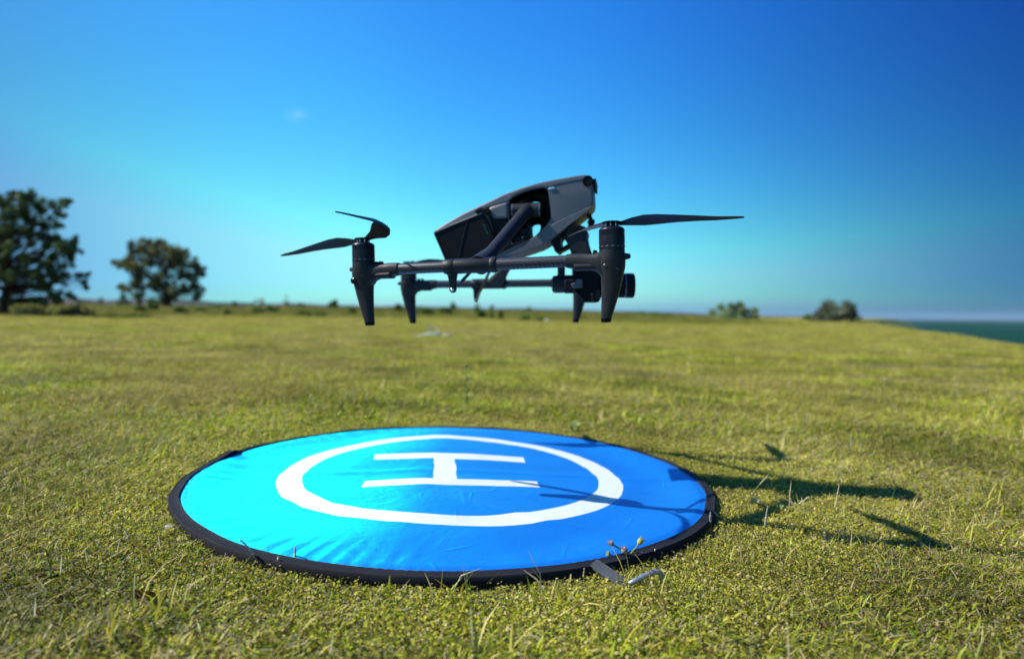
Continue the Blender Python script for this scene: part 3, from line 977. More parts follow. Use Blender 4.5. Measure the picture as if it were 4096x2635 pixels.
# crinkles: sharp creases from warped voronoi edges, plus the fine weave
vo = N(t, 'ShaderNodeTexVoronoi', feature='DISTANCE_TO_EDGE'); vo.inputs['Scale'].default_value = 9
wr = N(t, 'ShaderNodeMapping'); t.links.new(tc_.outputs['Object'], wr.inputs[0])
ad = N(t, 'ShaderNodeVectorMath', operation='ADD'); nn_ = N(t, 'ShaderNodeTexNoise'); nn_.inputs['Scale'].default_value = 3; nn_.inputs['Detail'].default_value = 1
t.links.new(tc_.outputs['Object'], nn_.inputs[0])
sc3 = N(t, 'ShaderNodeVectorMath', operation='SCALE'); t.links.new(nn_.outputs['Color'], sc3.inputs[0]); sc3.inputs['Scale'].default_value = 0.12
t.links.new(wr.outputs[0], ad.inputs[0]); t.links.new(sc3.outputs[0], ad.inputs[1]); t.links.new(ad.outputs[0], vo.inputs[0])
crease = mth(t, 'MULTIPLY', mr(vo.outputs[0], 0.0, 0.035, 1, 0), mr(onz(4, 2), 0.54, 0.66, 0, 1))
b1 = N(t, 'ShaderNodeBump'); b1.inputs['Strength'].default_value = 0.5; b1.inputs['Distance'].default_value = 0.0016
vo2 = N(t, 'ShaderNodeTexVoronoi', feature='DISTANCE_TO_EDGE'); vo2.inputs['Scale'].default_value = 16
t.links.new(ad.outputs[0], vo2.inputs[0])
crease2 = mth(t, 'MULTIPLY', mr(vo2.outputs[0], 0.0, 0.06, 1, 0), mr(onz(6, 3), 0.55, 0.70, 0, 0.35))
ridge_ = mth(t, 'ABSOLUTE', mth(t, 'SUBTRACT', onz(11, 3, 0.5, 0.8), 0.5))
hsum = mth(t, 'ADD', mth(t, 'ADD', mth(t, 'MULTIPLY', crease, 0.7), crease2), mth(t, 'ADD', mth(t, 'MULTIPLY', onz(34, 5, 0.6, 0.6), 0.9), mth(t, 'MULTIPLY', ridge_, -2.2)))
t.links.new(hsum, b1.inputs['Height'])
b2 = N(t, 'ShaderNodeBump'); b2.inputs['Strength'].default_value = 0.35; b2.inputs['Distance'].default_value = 0.0006
t.links.new(onz(700, 2), b2.inputs['Height']); t.links.new(b1.outputs[0], b2.inputs['Normal'])
t.links.new(b2.outputs[0], p.inputs['Normal'])
# satin sheen of the dyed nylon: its highlight is coloured like the dye
gl = N(t, 'ShaderNodeBsdfGlossy'); gl.inputs['Roughness'].default_value = 0.64
gl.inputs['Anisotropy'].default_value = 0.72
tv = N(t, 'ShaderNodeCombineXYZ'); tv.inputs[0].default_value = 0.93; tv.inputs[1].default_value = -0.36
t.links.new(tv.outputs[0], gl.inputs['Tangent'])
glc = mixc(mask, (0.0, 0.95, 1.0), (0.30, 0.40, 0.40))
t.links.new(glc, gl.inputs[0]); t.links.new(b2.outputs[0], gl.inputs['Normal'])
ms = N(t, 'ShaderNodeMixShader'); ms.inputs[0].default_value = 0.145
t.links.new(p.outputs[0], ms.inputs[1]); t.links.new(gl.outputs[0], ms.inputs[2])
t.links.new(ms.outputs[0], t.nodes['Material Output'].inputs['Surface'])
MAT['pad_cloth'] = m
pm = fast_mesh('cloth', V, F, MAT['pad_cloth'], smooth=True)
link('cloth', pm, e)

# black spring rim
mb = MB(); rings = []
for k in range(300):
    a = 2 * PI * k / 300
    nk = float(notch(np.array([a]))[0])
    wv = 0.0012 * math.sin(a * 9 + 1) + 0.0008 * math.sin(a * 23)
    prof = [(-0.0200, 0.0190), (-0.0188, 0.0205), (-0.0165, 0.0198), (-0.0050, 0.0182), (-0.0035, 0.0188), (-0.0022, 0.0170), (-0.0015, 0.006), (-0.004, 0.0005), (-0.012, -0.001), (-0.019, 0.001), (-0.0205, 0.010)]
    ring_ = []
    for (dr, z) in prof:
        R_ = PAD_R - 0.003 + dr * (1 + 0.05 * math.sin(a * 13)) + wv - 0.012 * nk
        x, y = R_ * math.cos(a), R_ * math.sin(a)
        ring_.append((x, y, pad_plane(x, y) - 0.0197 + z + wv * 0.5 + (0.012 * nk if z > 0.005 else 0.004 * nk)))
    rings.append(ring_)
rings.append(rings[0])
mb.loft(rings, cap=False)
mb.build('rim', MAT['rim_fabric'], e, origin=(0, 0, 0), smooth=42)
# stitching along the inside of the rim
mb = MB()
for k in range(240):
    a = 2 * PI * k / 240
    pts = []
    for q_ in (0.15, 0.75):
        aa = a + q_ * 2 * PI / 240
        nk = float(notch(np.array([aa]))[0])
        R_ = PAD_R - 0.0185 - 0.003 - 0.012 * nk + 0.0012 * math.sin(aa * 9 + 1)
        x, y = R_ * math.cos(aa), R_ * math.sin(aa)
        pts.append((x, y, pad_plane(x, y) - 0.0197 + 0.0203 + 0.012 * nk))
    mb.tube(pts, 0.00035, 4)
o = mb.build('stitching', MAT['strap'], e, origin=(0, 0, 0))
tag(o, kind='stuff')


# strap for the peg: folded webbing lying from the rim to the grass
def ground_pt(px, py, dz=0.0):
    v = ray(px, py)
    k = 1.0
    for _ in range(30):
        q_ = EYE + v * k
        k *= 1 + (q_.z - float(G(q_.x, q_.y)) - dz) / max(0.05, -v.z * k) * 0.7
    return EYE + v * k


pa = ground_pt(2375, 2243, 0.022); pb = ground_pt(2415, 2272, 0.016); pc = ground_pt(2470, 2310, 0.012); pd = ground_pt(2524, 2333, 0.008)
mb = MB()
for off, dz in ((0.0, 0.0), (-0.0035, -0.004)):
    L_, R2, L2, R3 = [], [], [], []
    path = [pa, pb, pc, pd]
    for i, q_ in enumerate(path):
        tn = (path[min(i + 1, 3)] - path[max(i - 1, 0)]).normalized(); sd = tn.cross(Vector((0, 0, 1))).normalized()
        wd_ = 0.0105 if off == 0 else 0.0115
        c_ = q_ + sd * off + Vector((0, 0, dz))
        L_.append(c_ - sd * wd_); R2.append(c_ + sd * wd_ + Vector((0, 0, -.002)))
    rings = [[L_[i], R2[i], R2[i] - Vector((0, 0, .0016)), L_[i] - Vector((0, 0, .0016))] for i in range(4)]
    mb.loft(rings)
mb.build('strap', MAT['strap'], e, bevel=0.0005)

# galvanised peg
yp = ground_pt(2530, 2330, 0.010).y
h0 = at(2522, 2331, yp); h1 = at(2546, 2318, yp + 0.002); h2 = at(2590, 2296, yp + 0.006); h3 = at(2622, 2284, yp + 0.008); h4 = at(2641, 2290, yp + 0.009)
h5 = at(2650, 2316, yp + 0.009) + Vector((0.001, 0, -0.03)); hm1 = h0 + Vector((-0.012, 0.0, -0.02))
mb = MB(); mb.tube([hm1, h0, h1, h2, h3, h4, at(2648, 2304, yp + 0.009), h5], 0.0038, 12)
MAT['galvanised'] = plain('galvanised', (0.26, 0.28, 0.30), 0.4, 0.5, 0.5, var=0.2, vscale=120)
pe = mb.build('tent_peg', MAT['galvanised'], None, origin=tuple(h1))
tag(pe, 'bent galvanised steel peg through the strap of the landing pad', 'peg')

# ------------------------------------------------------------------ drone
DO = Vector((-0.05, 1.38, 0.335))
drone = rooted(thing('drone', DO, 'dark grey camera quadcopter hovering above the blue landing pad', 'drone'))


def c1(x, y): return 1700 + x / 3.208, 660 + y / 3.208
def c2_(x, y): return 2200 + x / 2.961, 800 + y / 2.961
def c3_(x, y): return 1100 + x / 2.851, 800 + y / 2.851
def c5(x, y): return 2100 + x / 4.788, 1000 + y / 4.788


O_NL = at(1455.3, 1082.7, 1.195); O_NR = at(2448.2, 1036.5, 1.039); O_FL = at(1635, 1138.5, 1.70); O_FR = at(2320, 1131, 1.649)


def frame(o, out):
    X = out.normalized(); Y = Vector((0, 0, 1)).cross(X).normalized(); Z = X.cross(Y)
    m_ = Matrix.Identity(4)
    for i in range(3):
        m_[i][0] = X[i]; m_[i][1] = Y[i]; m_[i][2] = Z[i]; m_[i][3] = o[i]
    return m_


def rrect(a0, a1, b, n=20, pw=3.2):
    """rounded-rectangle ring in a-b, as unit offsets"""
    c = (a0 + a1) / 2; ha = (a1 - a0) / 2
    out = []
    for k in range(n):
        t_ = 2 * PI * k / n
        ct, st = math.cos(t_), math.sin(t_)
        out.append((c + ha * math.copysign(abs(ct) ** (2 / pw), ct), b * math.copysign(abs(st) ** (2 / pw), st)))
    return out


def pod(mat, near_side, led):
    """motor pod with landing leg; local x points away from the boom, z up"""
    mb = MB()
    rows = [(0.0149, -0.0213, 0.0213, 0.0213, 2.0), (0.004, -0.0218, 0.0216, 0.0215, 2.0), (-0.005, -0.0225, 0.0222, 0.0205, 2.3), (-0.014, -0.0205, 0.0215, 0.0185, 2.5),
            (-0.0248, -0.0186, 0.0192, 0.0165, 2.6), (-0.036, -0.0182, 0.0165, 0.0145, 2.7), (-0.050, -0.0182, 0.0132, 0.0125, 2.8), (-0.068, -0.0184, 0.0078, 0.0108, 2.8),
            (-0.0856, -0.0190, 0.0020, 0.0096, 2.8), (-0.0985, -0.0197, -0.0022, 0.0088, 2.8), (-0.1035, -0.0195, -0.0034, 0.0080, 2.8)]
    rings = [[mat @ Vector((a, b, z)) for a, b in rrect(a0, a1, bh, 28, pw)] for z, a0, a1, bh, pw in rows]
    mb.loft(rings)
    # arm fairing running back along the boom
    rows = [(-0.077, 0.0118, -0.0118, 0.0118), (-0.066, 0.0124, -0.0135, 0.0124), (-0.052, 0.0118, -0.0165, 0.0122), (-0.036, 0.0110, -0.0170, 0.0126), (-0.024, 0.0118, -0.0215, 0.0145), (-0.0165, 0.0140, -0.032, 0.0150), (-0.010, 0.0142, -0.040, 0.0140)]
    rings = []
    for x, zt, zb, b in rows:
        rings.append([mat @ Vector((x, q_[1], q_[0])) for q_ in rrect(zb, zt, b, 24, 2.6)])
    mb.loft(rings)
    o = mb.build('motor_pod', MAT['pod_plastic'], drone, smooth=50)
    sub = []
    # end nub
    mb = MB(); mb.loft([[mat @ Vector((x, q_[1], q_[0] + 0.0035)) for q_ in rrect(-s, s, s * 0.8, 12, 2.6)] for x, s in ((0.019, 0.0062), (0.0245, 0.0052), (0.0295, 0.0040), (0.0308, 0.0026))])
    mb.build('end_cap', MAT['pod_plastic'], o, origin=DO)
    # cooling bumps on the fairing
    for x0 in (-0.0385, -0.0285):
        mb = MB(); mb.loft([[mat @ Vector((x0 + q_[0], q_[1], z)) for q_ in rrect(-w, w, 0.006, 12, 3)] for z, w in ((0.010, 0.0036), (0.0142, 0.0036), (0.0160, 0.0024))])
        mb.build('bump', MAT['black_plastic'], o, origin=DO)
    # lower tray seam
    mb = MB(); mb.loft([[mat @ Vector((x, q_[1], q_[0])) for q_ in rrect(-0.0172, -0.0045, 0.0130, 20, 3)] for x in (-0.0625, -0.0215)])
    mb.build('tray', MAT['dark_plastic'], o, origin=DO, bevel=0.001)
    # round sensor window and screw on the outer side
    s = near_side
    bw = 0.0172
    base = mat @ Matrix.Translation((0.0122, s * 0.0150, -0.0195)) @ Matrix.Rotation(-s * PI / 2, 4, 'X')
    mb = MB(); mb.lathe([(0.0066, -0.002), (0.0066, 0.0022), (0.0058, 0.003), (0.0046, 0.0026), (0.0044, 0.0012), (0.0001, 0.0010)], base, 24)
    mb.build('sensor_ring', MAT['black_plastic'], o, origin=DO)
    mb = MB(); mb.lathe([(0.0001, 0.0046), (0.0022, 0.0042), (0.0040, 0.0030), (0.0042, 0.001), (0.0001, 0.0009)], base, 20)
    mb.build('sensor_glass', MAT['glass_black'], o, origin=DO)
    base = mat @ Matrix.Translation((-0.0085, s * 0.0168, -0.0115)) @ Matrix.Rotation(-s * PI / 2, 4, 'X')
    mb = MB(); mb.lathe([(0.0028, -0.003), (0.0028, 0.0016), (0.0020, 0.0022), (0.0012, 0.0022), (0.0011, 0.0008), (0.0001, 0.0008)], base, 14)
    mb.build('screw', MAT['slot_metal'] if led else MAT['motor_metal'], o, origin=DO)
    # rubber foot
    mb = MB(); mb.loft([[mat @ Vector((a, b, z)) for a, b in rrect(a0, a1, bh, 24, 2.8)] for z, a0, a1, bh in ((-0.0990, -0.0199, -0.0021, 0.0091), (-0.1042, -0.0196, -0.0031, 0.0085), (-0.1056, -0.0185, -0.0042, 0.0072))])
    mb.build('rubber_foot', MAT['black_plastic'], o, origin=DO)
    return o


def motor(mat):
    mb = MB()
    mb.lathe([(0.0200, 0.0140), (0.0207, 0.0155), (0.0207, 0.0172), (0.0212, 0.0176), (0.0212, 0.0180)], mat, 40)
    prof = [(0.0150, 0.0178), (0.0212, 0.0180)]
    mb = MB()
    P_ = [(0.0205, 0.0150), (0.0212, 0.0154), (0.0212, 0.0176), (0.0206, 0.0178), (0.0206, 0.0182), (0.0213, 0.0184), (0.0213, 0.0222), (0.0208, 0.0224), (0.0208, 0.0228), (0.0214, 0.0230), (0.0214, 0.0262), (0.0210, 0.0264), (0.0210, 0.0268), (0.0215, 0.0270), (0.0215, 0.0390)]
    z = 0.0390
    for k in range(4):
        P_ += [(0.0207, z + 0.0002), (0.0207, z + 0.0010), (0.0215, z + 0.0012), (0.0215, z + 0.0022)]
        z += 0.0024
    P_ += [(0.0212, z + 0.0004), (0.0190, z + 0.0030), (0.0165, z + 0.0036), (0.0120, z + 0.0036)]
    mb.lathe(P_, mat, 48)
    o = mb.build('motor', MAT['motor_metal'], drone, smooth=30)
    # little cooling slots showing bright copper and steel inside
    for k in range(14):
        a = 2 * PI * k / 14
        mb = MB()
        mb.box(mat @ Matrix.Rotation(a, 4, 'Z'), (0.0206, -0.0026, 0.0190), (0.02165, 0.0026, 0.0214))
        mb.build('slot', MAT['slot_metal'], o, origin=DO)
    return o


def propeller(mat, tips, sweeps, twists=(1.3, 1.3)):
    hub = mat @ Vector((0, 0, 0.0575))
    Z = (mat.to_3x3() @ Vector((0, 0, 1))).normalized()
    mb = MB()
    mb.lathe([(0.0120, 0.0508), (0.0165, 0.0514), (0.0170, 0.0528), (0.0150, 0.0534), (0.0090, 0.0536), (0.0090, 0.0590), (0.0135, 0.0594), (0.0165, 0.0602), (0.0168, 0.0612), (0.0150, 0.0622), (0.0060, 0.0626)], mat, 36)
    h = mb.build('propeller_hub', MAT['black_plastic'], drone, smooth=35)
    for q_ in range(8):
        a = 2 * PI * q_ / 8
        mb = MB(); mb.lathe([(0.0012, 0.0534), (0.0012, 0.0596)], mat @ Matrix.Rotation(a, 4, 'Z') @ Matrix.Translation((0.0115, 0, 0)), 8)
        mb.build('pin', MAT['steel'], h, origin=DO)
    for tip, sweep, twk in zip(tips, sweeps, twists):
        d = Vector(tip) - hub
        L = d.length; ax = d.normalized()
        ch = Z.cross(ax).normalized() * (1 if sweep[1] > 0 else -1); nn = ax.cross(ch).normalized()
        if nn.dot(Z) < 0: nn = -nn
        rings = []
        for f_, c_, tw in ((0.03, 0.0110, 8), (0.08, 0.0125, 16), (0.16, 0.0200, 24), (0.26, 0.0275, 24), (0.36, 0.0280, 21), (0.50, 0.0245, 17), (0.65, 0.0205, 14), (0.80, 0.0165, 11), (0.92, 0.0125, 9), (0.985, 0.0075, 8), (1.0, 0.0030, 8)):
            c_ *= 1.35 if twk > 1.8 and f_ > 0.2 else 1.0
            tw = math.radians(tw * twk)
            cd = ch * math.cos(tw) - nn * math.sin(tw); tn = nn * math.cos(tw) + ch * math.sin(tw)
            off = ch * (sweep[0] * math.sin(PI * f_) * L) + nn * (0.012 * math.sin(PI * min(1, f_ * 1.2)) * L / 0.2 * 0.3)
            cen = hub + ax * (L * f_) + off
            th_ = 0.0016 if f_ > 0.1 else 0.0032
            ring_ = []
            for k in range(12):
                a = 2 * PI * k / 12
                ring_.append(cen + cd * (c_ * 0.5 * math.cos(a) - 0.1 * c_) + tn * (th_ * math.sin(a) * (0.65 + 0.35 * math.cos(a)) + 0.0022 * (1 - math.cos(a) ** 2) * (c_ / 0.028)))
            rings.append(ring_)
        mb = MB(); mb.loft(rings)
        mb.build('propeller_blade', MAT['blade_black'], drone, smooth=60)


FR_ = {}
for key, o_, other in (('NL', O_NL, O_NR), ('NR', O_NR, O_NL), ('FL', O_FL, O_FR), ('FR', O_FR, O_FL)):
    FR_[key] = frame(o_, o_ - other)
# the sensor faces the outer side of each boom: +y or -y in each local frame
for key in FR_:
    yl = FR_[key].to_3x3() @ Vector((0, 1, 0))
    near = key[0] == 'N'
    s = 1 if (yl.y < 0) == near else -1
    pod(FR_[key], s, key == 'NR')
    motor(FR_[key])
hubp = {k: FR_[k] @ Vector((0, 0, 0.0575)) for k in FR_}
D = 1.7109
propeller(FR_['NR'], [at(1740 * D, 508 * D, 0.965), at(1330 * D, 553 * D, 1.22)], [(0.02, 1), (0.02, 1)])
propeller(FR_['NL'], [at(657 * D, 598 * D, 1.285), at(786 * D, 496 * D, 0.985)], [(0.02, -1), (0.27, 1)], (1.5, 1.9))
propeller(FR_['FL'], [hubp['FL'] + Vector((0.20, 0.03, 0.004)), hubp['FL'] + Vector((-0.02, 0.20, 0.004))], [(0.02, 1), (0.02, 1)])
propeller(FR_['FR'], [hubp['FR'] + Vector((-0.20, 0.03, 0.004)), hubp['FR'] + Vector((0.03, 0.20, 0.004))], [(0.02, 1), (0.02, 1)])


def lerp_boom(A, B, px):
    """point on the boom axis seen at column px"""
    lo, hi = 0.0, 1.0
    for _ in range(40):
        mid = (lo + hi) / 2
        v = A.lerp(B, mid) - EYE
        x = 2048 + FPX * v.dot(RT) / v.dot(fw)
        if x < px: lo = mid
        else: hi = mid
    return A.lerp(B, lo), lo


for A, B, s0, s1, ck, bk in ((O_NL, O_NR, 1822, 1966, 1988, 1779), (O_FL, O_FR, 1921, 2010, 2026, 1888)):
    ax = (B - A).normalized()
    a0 = A + ax * 0.072; a1 = B - ax * 0.072
    mb = MB(); mb.tube([a0, a1], 0.0103, 28)
    bo = mb.build('boom', MAT['carbon'], drone)
    P0, _ = lerp_boom(A, B, s0); P1, _ = lerp_boom(A, B, s1); P2, _ = lerp_boom(A, B, ck); Pb, _ = lerp_boom(A, B, bk)
    mb = MB(); mb.tube([P0, P0 + ax * .001, P1 - ax * .001, P1], [0.0128, 0.0138, 0.0138, 0.0130], 28)
    mb.tube([P1, P1 + ax * .002, P2 - ax * 0.004, P2], [0.0138, 0.0144, 0.0144, 0.0122], 28)
    mb.build('sleeve', MAT['pod_plastic'], drone)
    mb = MB(); mb.tube([Pb, Pb + ax * .001, P0 - ax * .002, P0 - ax * .001], [0.0128, 0.0135, 0.0135, 0.0128], 28)
    mb.build('bracket_collar', MAT['pod_plastic'], drone)

# hanging brackets, with curved outline and two bolts
for near in (True, False):
    if near:
        Yb = lerp_boom(O_NL, O_NR, 1811)[0].y
        toP = lambda x, y: at(*c3_(x, y), Yb)
        out = [(1950, 830), (1965, 850), (1980, 900), (1990, 1000), (1992, 1030), (2005, 1052), (2030, 1061), (2056, 1050), (2068, 1028), (2070, 990), (2072, 900), (2082, 840), (2070, 800), (1965, 800)]
        bolts = [((2008, 865), 0.0044, 'motor_metal'), ((2026, 1026), 0.0034, 'steel')]
        th_ = 0.007
    else:
        Yb = lerp_boom(O_FL, O_FR, 1900)[0].y
        toP = lambda x, y: at(1700 + x / 3.99, 960 + y / 3.99, Yb)
        out = [(755, 760), (770, 800), (780, 950), (795, 985), (815, 993), (838, 982), (848, 955), (890, 830), (920, 760), (900, 700), (770, 700)]
        bolts = [((815, 958), 0.0030, 'slot_metal')]
        th_ = 0.007
    dv = Vector((0, 1, 0)) * th_
    mb = MB(); mb.prism([toP(*q_) - dv for q_ in out], [toP(*q_) + dv for q_ in out])
    br = mb.build('bracket', MAT['pod_plastic'], drone, bevel=0.0015)
    for (q_, r_, mm_) in bolts:
        c_ = toP(*q_) - dv
        mb = MB(); mb.lathe([(r_, -0.001), (r_, 0.0012), (r_ * .8, 0.0018), (r_ * .45, 0.0018), (r_ * .4, 0.0006), (0.0001, 0.0006)], Matrix.Translation(c_) @ Matrix.Rotation(PI / 2, 4, 'X'), 16)
        mb.build('bolt', MAT[mm_], br, origin=DO)

# body: nose up, seen from its right side
UB = Vector((0.9816, -0.1908, 0)); NB = Vector((0.1908, 0.9816, 0)); PB = Vector((0.0, 1.338, 0.5)); WB = 0.088


def body_pt(x, y, w):
    px, py = c1(x, y)
    v = ray(px, py)
    k = NB.dot(PB - EYE) / NB.dot(v)
    return EYE + v * k + NB * w


def smooth_poly(pts, it=2):
    """Chaikin corner cutting"""
    for _ in range(it):
        out = []
        for i in range(len(pts)):
            a, b = pts[i], pts[(i + 1) % len(pts)]
            out += [(a[0] * .75 + b[0] * .25, a[1] * .75 + b[1] * .25), (a[0] * .25 + b[0] * .75, a[1] * .25 + b[1] * .75)]
        pts = out
    return pts


def body_prism(pts, w0, w1, mb=None, m=0):
    mb = mb or MB()
    mb.prism([body_pt(x, y, w0) for x, y in pts], [body_pt(x, y, w1) for x, y in pts], m)
    return mb


def realise(mb, name, bevel=0, seg=3, cutters=()):
    """mesh with bevel and cuts applied"""
    o = mb.build(name, MAT['grey_shell'], None, origin=tuple(DO), bevel=bevel, seg=seg)
    for c in cutters:
        b_ = o.modifiers.new('cut', 'BOOLEAN'); b_.operation = 'DIFFERENCE'; b_.object = c; b_.solver = 'EXACT'
    bpy.context.view_layer.update()
    dg = bpy.context.evaluated_depsgraph_get()
    me_ = bpy.data.meshes.new_from_object(o.evaluated_get(dg))
    bpy.data.objects.remove(o)
    for c in cutters:
        bpy.data.objects.remove(c)
    return me_


shell = [(118, 850), (135, 822), (250, 752), (480, 620), (740, 498), (1000, 375), (1250, 282), (1500, 214), (1800, 158), (1960, 131), (2050, 122), (2110, 134), (2148, 175), (2152, 280), (2162, 460), (2150, 510), (2118, 552), (2050, 622), (1870, 762), (1620, 960), (1460, 1048), (1200, 1138), (1060, 1195), (900, 1230), (265, 1232), (200, 1060)]
hole = [(1072, 470), (1090, 440), (1150, 398), (1300, 330), (1500, 288), (1555, 295), (1580, 330), (1597, 450), (1620, 640), (1612, 700), (1560, 775), (1470, 860), (1385, 930), (1260, 990), (1110, 1015), (1090, 900), (1078, 640)]
hole = smooth_poly(hole, 1)
cut = body_prism(hole, -0.05, WB + 0.05).build('cutter', MAT['grey_shell'], None, origin=tuple(DO))
me_ = realise(body_prism(shell, 0.0, WB), 'body', 0.013, 5, [cut])
me_.name = 'body'
me_.polygons.foreach_set('use_smooth', [True] * len(me_.polygons)); me_.set_sharp_from_angle(angle=math.radians(28))
body_o = link('body', me_, drone)


def bpart(name, pts, w0, w1, mat, bevel=0.002, parent=None, seg=2):
    o = body_prism(pts, w0, w1).build(name, mat, parent or drone, origin=DO, bevel=bevel, seg=seg)
    return o


# battery: dark wedge at the tail, standing a little proud of the shell
bat = bpart('battery', [(122, 872), (140, 852), (420, 742), (730, 618), (765, 632), (800, 700), (892, 900), (892, 1225), (268, 1226)], -0.0035, WB + 0.0035, MAT['black_plastic'], 0.003, seg=3)
bpart('battery_seam', [(545, 705), (553, 706), (437, 1200), (428, 1200)], -0.0045, -0.0030, MAT['dark_plastic'], 0, bat)
bpart('battery_cap', [(116, 866), (124, 852), (150, 846), (700, 624), (742, 606), (752, 618), (735, 632), (410, 758), (150, 872), (130, 892), (275, 1222), (262, 1222)], -0.0050, WB + 0.005, MAT['grey_shell'], 0.0015, bat)
for q_ in ((764, 778), (778, 814), (792, 848), (804, 880)):
    c_ = body_pt(q_[0], q_[1], -0.0035)
    mb = MB(); mb.lathe([(0.0011, 0.0), (0.0011, 0.0004)], Matrix.Translation(c_) @ NB.to_track_quat('-Z', 'Y').to_matrix().to_4x4(), 10)
    mb.build('battery_light', MAT['green_led'], bat, origin=DO)
bpart('battery_latch', smooth_poly([(640, 600), (670, 568), (720, 552), (770, 562), (830, 560), (850, 590), (830, 640), (760, 610), (700, 606), (660, 622)], 1), -0.0075, 0.02, MAT['black_plastic'], 0.003)
bpart('side_panel', [(820, 640), (860, 655), (1068, 640), (1082, 900), (1100, 1020), (1370, 930), (930, 1145), (880, 1150), (892, 900), (830, 700)], -0.0022, 0.02, MAT['black_plastic'], 0.002)
bpart('side_cowl', [(812, 560), (850, 535), (1062, 470), (1075, 520), (1075, 690), (900, 700), (868, 690), (830, 610)], -0.0045, 0.03, MAT['grey_shell'], 0.006, seg=3)
bpart('dark_trim', [(775, 612), (815, 590), (835, 640), (905, 880), (896, 905), (865, 830)], -0.0062, 0.02, MAT['black_plastic'], 0.001)
# top cover with its skylit brightness put into the grey, standing a hair proud along the upper edge
strip = [(742, 520), (1000, 392), (1250, 300), (1500, 230), (1800, 172), (1960, 146), (2034, 150), (2030, 180), (1800, 222), (1570, 276), (1500, 272), (1300, 312), (1140, 384), (1068, 452), (850, 528), (770, 545)]
bpart('top_cover', strip, -0.0009, 0.004, MAT['lit_cover_grey'], 0.0006)
bpart('chin_panel', [(1375, 945), (1500, 862), (1640, 760), (2140, 520), (2118, 552), (2050, 618), (1870, 756), (1620, 950), (1460, 1036), (1200, 1128), (1080, 1160), (960, 1170), (940, 1150)], -0.0007, 0.004, MAT['grey_shell'], 0.0005)
# top panel seam and side latch
bpart('top_latch', [(740, 502), (820, 462), (985, 382), (1004, 372), (985, 408), (860, 472), (806, 490)], 0.004, 0.03, MAT['dark_plastic'], 0.001)
bpart('side_latch', smooth_poly([(1586, 302), (1602, 288), (1640, 280), (1668, 286), (1676, 298), (1655, 308), (1618, 316), (1592, 320)], 1), -0.0018, 0.01, MAT['steel'], 0.0015)
# dark frame lip around the opening
lip_out = hole
cxm = sum(p_[0] for p_ in hole) / len(hole); cym = sum(p_[1] for p_ in hole) / len(hole)
lip_in = [(cxm + (x - cxm) * 0.955, cym + (y - cym) * 0.955) for x, y in hole]
mb = MB(); n_ = len(hole)
ringsl = [[body_pt(x, y, w) for x, y in pts] for pts, w in ((lip_out, 0.006), (lip_in, 0.012), (lip_in, WB - 0.012), (lip_out, WB - 0.006))]
mb.loft(ringsl, cap=False)
mb.build('opening_liner', MAT['black_plastic'], drone, origin=DO)
# inner mechanism plate with its two see-through pockets
plate = [(1060, 440), (1300, 330), (1558, 288), (1598, 400), (1625, 650), (1560, 790), (1380, 940), (1100, 1030), (1070, 700)]
c_a = body_prism(smooth_poly([(1303, 442), (1345, 420), (1410, 420), (1432, 440), (1434, 482), (1303, 482)], 1), -0.05, WB + .05).build('cutter', MAT['grey_shell'], None, origin=tuple(DO))
c_b = body_prism(smooth_poly([(1332, 735), (1446, 718), (1452, 780), (1440, 820), (1395, 870), (1345, 925), (1335, 830)], 1), -0.05, WB + .05).build('cutter', MAT['grey_shell'], None, origin=tuple(DO))
me_ = realise(body_prism(plate, 0.036, 0.052), 'mechanism', 0, 1, [c_a, c_b])
me_.materials.clear(); me_.materials.append(MAT['black_plastic'])
link('mechanism', me_, drone)
# gears and levers inside the opening
for (x0, y0, x1, y1, w0, w1) in ((1110, 920, 1215, 965, 0.018, 0.04), (1200, 800, 1290, 880, 0.022, 0.04), (1225, 895, 1310, 935, 0.014, 0.04), (1285, 730, 1335, 930, 0.02, 0.04), (1190, 440, 1260, 480, 0.02, 0.04)):
    bpart('lever', [(x0, y0), (x1, y0 - 12), (x1 + 6, y1 - 10), (x0 + 4, y1)], w0, w1, MAT['dark_plastic'], 0.001)
bpart('lead_screw', [(1228, 905), (1245, 903), (1246, 935), (1230, 936)], 0.012, 0.02, MAT['steel'], 0.0005)

